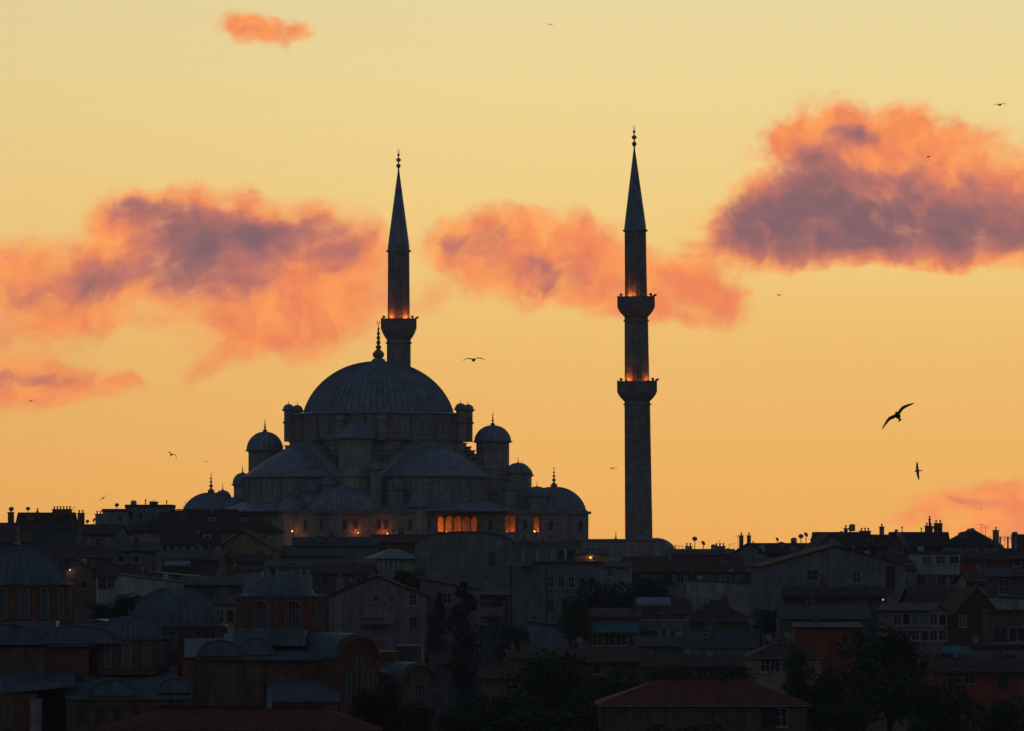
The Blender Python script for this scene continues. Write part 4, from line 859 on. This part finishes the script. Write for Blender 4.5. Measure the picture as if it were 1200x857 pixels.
    h('narrow house with tall white window left of the pale two-storey house', 1038, 1072, 668, 835, 8, 'gx', 8, 0, 'grey', 'brown', [(1044, 686, 1.4, 2.2), (1062, 688, 1, 1.4)])
    # ---- right skyline
    h('pale gable end with a small window at the start of the right skyline', 940, 1000, 648, 905, 22, 'gy', 9, 8, 'grey', 'dark', [(985, 648, .9, 1.1)], [(998, 620, 4, 7)])
    h('dark-roofed ridge house under a round tank, left end of the right skyline', 956, 1014, 641, 925, 16, 'gx', 11, 0, 'dark', 'dark', [(1000, 650, .9, 1.1)], (), [('tank', 1001, 619)])
    h('low ridge house with a wide clustered chimney between two taller skyline roofs', 1008, 1046, 641, 932, 13, 'gx', 9, 8, 'grey', 'brown', [(1024, 650, .9, 1.1)], [(1020, 623, 12, 4), (1040, 618, 5, 7)])
    h('small gabled skyline house left of the slender tower chimney', 1040, 1070, 640, 922, 14, 'gy', 9, -10, 'dark', 'dark', [(1055, 648, .9, 1.1)], (), [('pipe', 1055, 640, 652, .12)])
    h('ridge house with slender tower chimney and block chimney on the right skyline', 1046, 1112, 640, 935, 15, 'gx', 10, 0, 'dark', 'dark', [(1075, 650, .9, 1.1)], [(1091, 617, 9, 8), (1092, 609, 2.2, 9), (1102, 614, 9.5, 10)])
    h('grey gabled house at the high point of the right skyline', 1104, 1180, 640, 930, 19, 'hip', 14, -9, 'grey', 'dark', [(1130, 650, 1, 1.2), (1150, 650, 1, 1.2)], [(1163, 622, 7, 5)], [('aerial', 1146, 614), ('aerial', 1151, 617)])
    h('open roof terrace with thin posts at the right end of the skyline', 1168, 1216, 646, 940, 0, 'flat', 9, 0, 'dark', 'slate', (), (), [('box', 1189, 1206, 627, 646, 'dark'), ('posts', 1172, 1190, 3, 629, 645), ('rail', 1170, 1192, 629.5, 634), ('tank', 1192, 628)])
    h('orange-red walled house near the right edge under the skyline', 1124, 1216, 656, 872, 8, 'gx', 9, 0, 'red', 'dark', [(1150, 668, 1, 1.3), (1192, 664, 1.2, 1.5)], (), [('dish', 1160, 650)])
    h('cream house with dark lean-to roof under the orange-red house', 1126, 1184, 682, 815, 10, 'gx', 9, 8, 'cream', 'brown', [(1136, 692, 1, 1.3), (1150, 692, 1.6, 1.5)])
    h('dark house at the right edge with one tall white window', 1156, 1216, 676, 800, 8, 'gx', 9, -4, 'dark', 'slate', [(1177, 697, 1.6, 2.2)])
    h('pale blank wall stacked over the brown-fronted house at the right edge', 1158, 1216, 702, 762, 3, 'sr', 8, 0, 'pale', 'slate', ())
    h('house with brown fascia and wide white window at the right edge', 1158, 1220, 720, 712, 0, 'flat', 9, 0, 'brown', 'brown', [(1172, 753, 1.8, 2.0), (1192, 753, 2.2, 1.9)], (), [('balcony', 1160, 1214, 754, 'grey')])
    h('ruined grey house with open black windows, lower right', 1124, 1220, 762, 668, 0, 'flat', 9, 0, 'grey', 'brown', [(1168, 776, 1.1, 1.5), (1184, 779, 1.2, 1.2)], (), [('awning', 1104, 1136, 757, 766, 'teal'), ('dish', 1146, 752)])
    h('red brick house under a long thin pale gutter, lower right corner', 1090, 1224, 788, 612, 14, 'gx', 9, 2, 'red', 'brown', [(1118, 802, 1.6, 1.6), (1136, 802, 1.2, 1.6), (1176, 806, 1.2, 1.8)])
    # ---- foreground
    h('wide hip-roofed house with red tiles at the bottom right of centre', 704, 946, 828, 535, 30, 'hip', 13, 0, 'brown', 'red', [(770, 850, 1.4, 2), (900, 852, 1.3, 1.8), (915, 852, 1.3, 1.8)], (), [('pipe', 835, 828, 860, .06)], clut=0)
    h('long low red-tiled roof along the bottom edge in front of the church', 120, 440, 858, 405, 26, 'hip', 9, 0, 'brown', 'red', (), [(313, 822, 6, 9)], clut=0)
    h('small dark house with a pale roof light below the cypresses', 590, 666, 772, 672, 8, 'gx', 8, 6, 'brown', 'brown', [(622, 786, .9, 1.1)], [(605, 760, 4, 7)], [('rail', 640, 662, 756, 760, 1)])
    h('low brown roofed house on the dark slope below the cypresses', 560, 648, 796, 625, 12, 'gx', 9, -8, 'brown', 'tile', [(604, 808, 1, 1.2)], [(570, 780, 4, 6)])
    h('half-hidden dark house between the cypress pair and the church fronts', 500, 560, 776, 640, 9, 'gx', 8, 4, 'dark', 'brown', [(546, 790, .8, 1.6)])
    h('dull red roofed house among the trees left of the wide red hip roof', 664, 760, 776, 665, 13, 'gx', 9, 5, 'brown', 'tile', [(700, 790, 1, 1.2)], (), [('rail', 716, 740, 776, 782, 1)])
    h('small tiled house between the trees and the slate roof, lower middle', 752, 880, 782, 655, 12, 'gx', 9, -4, 'dark', 'brown', [(880, 796, 1, 1.4)], (), [('dish', 830, 770)])
build_houses()

# ================================================================== trees
def crown_mesh(name, kind, n, seed, m):
    rnd = random.Random(seed); mb = MB()
    clumps = []
    if kind == 'broad':
        for i in range(26):
            a = rnd.uniform(0, 2*pi); rr = rnd.uniform(.15, .78); z = rnd.uniform(-.55, .8); rr *= sqrt(max(.12, 1-z*z*.9))
            clumps.append((rr*cos(a), rr*sin(a), z, rnd.uniform(.24, .42)))
    else:
        for i in range(26):
            z = -1+2*i/25; w = .9*(1-abs(z)**2.2*.8) if z > 0 else .9*(1-abs(z)**3*.5); a = rnd.uniform(0, 2*pi)
            clumps.append((w*.38*cos(a), w*.38*sin(a), z, rnd.uniform(.35, .55)*w+.05))
    per = n//len(clumps)
    for (cx, cy, cz, cr_) in clumps:
        for j in range(per):
            d = Vector((rnd.gauss(0, 1), rnd.gauss(0, 1), rnd.gauss(0, 1))).normalized()*(cr_*rnd.uniform(.55, 1.08))
            if kind != 'broad': d.z *= .35
            p = Vector((cx, cy, cz))+d
            s_ = rnd.uniform(.025, .06)*(1 if kind == 'broad' else .9)
            q = Vector((rnd.gauss(0, 1), rnd.gauss(0, 1), rnd.gauss(0, 1))).normalized(); t1 = q.orthogonal().normalized(); t2 = q.cross(t1)
            k = 1 if kind == 'broad' else .45
            vs = [p+t1*s_, p+t2*s_*.7, p-t1*s_, p-t2*s_*.7]
            if kind != 'broad': vs = [Vector((w_.x, w_.y, p.z+(w_.z-p.z)*.6)) for w_ in vs]
            mb.add(vs, [(0, 1, 2, 3)])
    return mb.mesh(name, m)
CROWNS = {('broad', i): crown_mesh('crown', 'broad', 6500, 40+i, LEAF if i != 1 else LEAFD) for i in range(3)}
CROWNS[('col', 0)] = crown_mesh('crown', 'col', 7500, 77, LEAFD)
def trunk_mesh(seed, kind):
    rnd = random.Random(seed); m = MB()
    m.tube((0, 0, -.3), (.05, .02, .55), .07, .045, 8)
    if kind == 'broad':
        for i in range(6):
            a = i*1.05+rnd.uniform(0, .4); e = Vector((.4*cos(a), .4*sin(a), .85+rnd.uniform(-.1, .15))); b = Vector((.05, .02, .45+.03*i)); mid_ = b.lerp(e, .5)+Vector((0, 0, .06))
            m.tube(b, mid_, .03, .02, 6); m.tube(mid_, e, .02, .006, 5)
            for k in range(2): m.tube(mid_, mid_+Vector((rnd.uniform(-.25, .25), rnd.uniform(-.25, .25), .12)), .012, .004, 4)
    else: m.tube((.05, .02, .54), (0, 0, 1.0), .045, .01, 6)
    return m.mesh('trunk', BARK)
TRUNKS = {'broad': trunk_mesh(3, 'broad'), 'col': trunk_mesh(5, 'col')}
def tree(label, px, ytop, wpx, hpx, Y, kind='broad', var=0, name='broadleaf_tree', group='trees on the slope below the mosque'):
    s = F/Y; x = (px-600)/s; zg = terr(x, Y); ztop = CZ+(HY-ytop)/s; rw = wpx/s/2; rh = hpx/s/2; zc = ztop-rh
    root = empty(name, (x, Y, zg), random.uniform(0, 6), label, 'tree', group)
    link('crown', CROWNS[(kind, var)], root, (0, 0, zc-zg), (0, 0, 0), (rw*(1 if kind == 'broad' else 1.25), rw*(1 if kind == 'broad' else 1.25), rh))
    th = max(zc-zg+rh*.25, 1.0)
    link('trunk', TRUNKS[kind], root, (0, 0, 0), (0, 0, 0), (min(rw*1.3, th*.55) if kind == 'broad' else rw*1.3,)*2+(th,))
for a in [
 ('round bushy tree behind the small and broad church domes', 148, 697, 62, 40, 560),
 ('small leafy tree peeping left of the round bushy tree', 118, 704, 36, 34, 575, 'broad', 1),
 ('broad dark tree beside the grey corner block, centre', 704, 676, 92, 84, 735, 'broad', 1),
 ('drooping dark tree right below the grey corner block', 672, 702, 46, 60, 715, 'broad', 2),
 ('dark tree spreading left of the blue terrace', 762, 676, 70, 34, 790, 'broad', 0),
 ('small shrubby tree at the foot of the towering grey wall', 600, 728, 48, 52, 700, 'broad', 1),
 ('round tree against the arched church front, bottom left', 442, 800, 74, 80, 412, 'broad', 1),
 ('low bushy tree right of the round tree by the church', 484, 826, 66, 60, 408, 'broad', 2),
 ('big shadowy tree at the bottom centre', 655, 768, 150, 110, 560, 'broad', 0),
 ('wide dark tree at the bottom, under the cypresses', 570, 808, 130, 90, 520, 'broad', 1),
 ('dark tree between the big shadowy tree and the red hip roof', 724, 790, 110, 90, 580, 'broad', 2),
 ('leafy tree behind the wide red hip roof', 850, 778, 90, 60, 600, 'broad', 1),
 ('bushy tree behind the left slope of the red hip roof', 780, 782, 80, 46, 605, 'broad', 0),
 ('largest round tree in front of the terracotta wall', 1040, 738, 140, 120, 560, 'broad', 0),
 ('dark tree left of the largest round tree', 962, 780, 92, 90, 545, 'broad', 1),
 ('dark tree cut by the bottom edge, right of the largest round tree', 1110, 806, 110, 90, 520, 'broad', 2),
 ('tree at the bottom right corner of the photo', 1184, 820, 90, 80, 510, 'broad', 0),
 ('low tree at the bottom edge in front of the red hip roof', 980, 826, 100, 70, 470, 'broad', 2),
 ('thin tree by the ochre-walled house', 936, 764, 40, 52, 615, 'broad', 2),
 ('garden tree beside the tent-roofed pavilion', 478, 666, 50, 26, 800, 'broad', 1),
 ('leafy treetop on the ridge left of the great mosque', 96, 640, 50, 30, 845, 'broad', 2),
 ('bush-like tree on the slope between slate roof and red wall', 902, 712, 46, 34, 760, 'broad', 1),
 ('small tree on the far right slope under the timber gable', 1100, 764, 44, 36, 640, 'broad', 1),
 ('bottom centre tree cut by the frame edge', 640, 836, 160, 60, 440, 'broad', 2),
 ('bottom tree cut by the frame edge, right of the centre', 806, 846, 110, 50, 470, 'broad', 1),
 ('bottom tree just right of the church, cut by the frame edge', 534, 836, 90, 60, 430, 'broad', 0),
]: tree(*a)
tree('taller and broader cypress of the dark pair at the centre left', 544, 686, 48, 124, 640, 'col', 0, 'cypress_tree')
tree('shorter thin cypress on the left of the dark pair', 514, 698, 33, 110, 645, 'col', 0, 'cypress_tree')

# ================================================================== gulls
GULLM = mat('gull_feathers', (.20, .19, .18), .8, var=.35, scale=10)
def gull(label, px, py, span_px, pose=(0, 0, 0), inner=12, outer=-14, sweep=.1, Y=None, fold=1.0):
    '''pose = wing tilt, how far the back shows, turn about the vertical (degrees)'''
    Y = Y or F*1.3/span_px; s = F/Y
    m = MB(); body = [(.004, -.24), (.018, -.22), (.05, -.17), (.058, -.13), (.08, -.05), (.085, .03), (.06, .14), (.02, .22), (.01, .25)]
    T = Matrix.Rotation(-pi/2, 4, 'X')
    m.lathe([(r, z) for r, z in body], 10, mat=T)                    # long axis along y; head towards -y
    m.add([(0, .20, .012), (-.07, .36, .0), (.07, .36, .0), (0, .20, -.012), (-.07, .36, -.008), (.07, .36, -.008)], [(0, 1, 2), (3, 5, 4), (0, 3, 4, 1), (0, 2, 5, 3), (1, 4, 5, 2)])
    for sg in (-1, 1):
        pts = []; x, z, y = .03, .03, -.02; segs = [(.0, .21, 0), (.11, .215, inner), (.13, .20, inner*.8), (.12, .17, outer*.4), (.13, .13, outer), (.10, .075, outer*1.3), (.05, .018, outer*1.4)]
        for i, (L, ch, ang) in enumerate(segs):
            x += L*fold*cos(radians(ang)); z += L*fold*sin(radians(ang)); y += (-.25 if i < 3 else .55)*L*(sweep*5)
            pts.append((x, y, z, ch))
        vs = []; fs = []
        for (x, y, z, ch) in pts:
            th = ch*.11
            for (yy, zz) in ((-ch*.4, 0), (-ch*.1, th), (ch*.6, 0), (-ch*.1, -th*.6)): vs.append((sg*x, y+yy, z+zz))
        for i in range(len(pts)-1):
            for k in range(4): fs.append((i*4+k, i*4+(k+1) % 4, (i+1)*4+(k+1) % 4, (i+1)*4+k))
        fs += [(0, 1, 2, 3), tuple(len(vs)-4+k for k in range(4))[::-1]]
        m.add(vs, fs)
    be, p, q = (radians(k) for k in pose)
    ax = Vector((cos(be), 0, sin(be))); ay = cos(p)*Vector((0, 1, 0))+sin(p)*Vector((sin(be), 0, -cos(be))); azz = ax.cross(ay)
    R3 = Matrix.Rotation(q, 3, 'Z') @ Matrix((ax, ay, azz)).transposed()
    o = m.build('seagull', GULLM, None, True, ((px-600)/s, Y, CZ+(HY-py)/s), R3.to_euler())
    tag(o, label, 'bird', 'gulls circling over the mosque'); return o
gull('gull gliding head-on with softly arched wings just right of the great dome', 555, 422, 30, (3, 8, 8), 15, -20)
gull('largest gull, banking steeply with long wings spread, right side of the sky', 1052, 487, 48, (39, 34, 5), 14, -12, .10, Y=178)
gull('gull with wings held vertical just below the largest gull', 1075, 552, 18, (-84, -75, 10), 10, -14, Y=400)
gull('small gull left of the tall minaret above the rooftops', 718, 549, 13, (0, 10, 20), 4, -4)
gull('small gull at middle height right of the tall minaret', 913, 346, 12, (-3, 8, -20), 8, -14)
gull('gull near the top right corner with wings level', 1172, 123, 18, (6, 10, 25), 10, -2)
gull('dark speck of a gull in front of the big right cloud', 1088, 184, 8, (2, 20, 60), 6, -10, Y=800)
gull('gull high above the mosque at the top of the sky', 645, 29, 8, (-8, 10, 30), 12, -4)
gull('gull with deeply curved wings left of the mosque', 201, 533, 18, (-24, 10, 15), 24, -46)
gull('gull tilting over the left rooftops', 121, 584, 15, (34, 12, 20), 3, -2)
gull('gull below the lower left cloud with wings raised in a shallow V', 36, 470, 11, (2, 10, -15), 20, 8)
gull('faint gull just left of the mosque towers', 242, 541, 9, (-4, 4, 0), 6, -10)
gull('faint thin gull at the far left edge of the sky', 27, 527, 6, (4, 4, 0), 4, -8)
gull('tiny gull in front of the low right cloud', 1150, 597, 6, (75, 40, 40), 10, -10)
gull('tiny speck of a gull at the right edge of the big cloud', 1124, 210, 4, (10, 20, 40), 10, -10)
gull('tiny gull high above the big right cloud', 1050, 83, 4, (10, 10, 40), 10, -10)

# ================================================================== evening haze over the hill
hm = bpy.data.materials.new('evening_haze'); hm.use_nodes = True; hn = hm.node_tree; hn.nodes.clear()
ho = hn.nodes.new('ShaderNodeOutputMaterial'); hv = hn.nodes.new('ShaderNodeVolumePrincipled')
hv.inputs['Color'].default_value = (.72, .78, .9, 1); hv.inputs['Density'].default_value = 0.00011; hv.inputs['Anisotropy'].default_value = 0.0
hn.links.new(hv.outputs[0], ho.inputs['Volume'])
tag(MB().box(-2450, 2450, -450, 2450, CZ-112, CZ+90).build('haze', hm), kind='stuff')
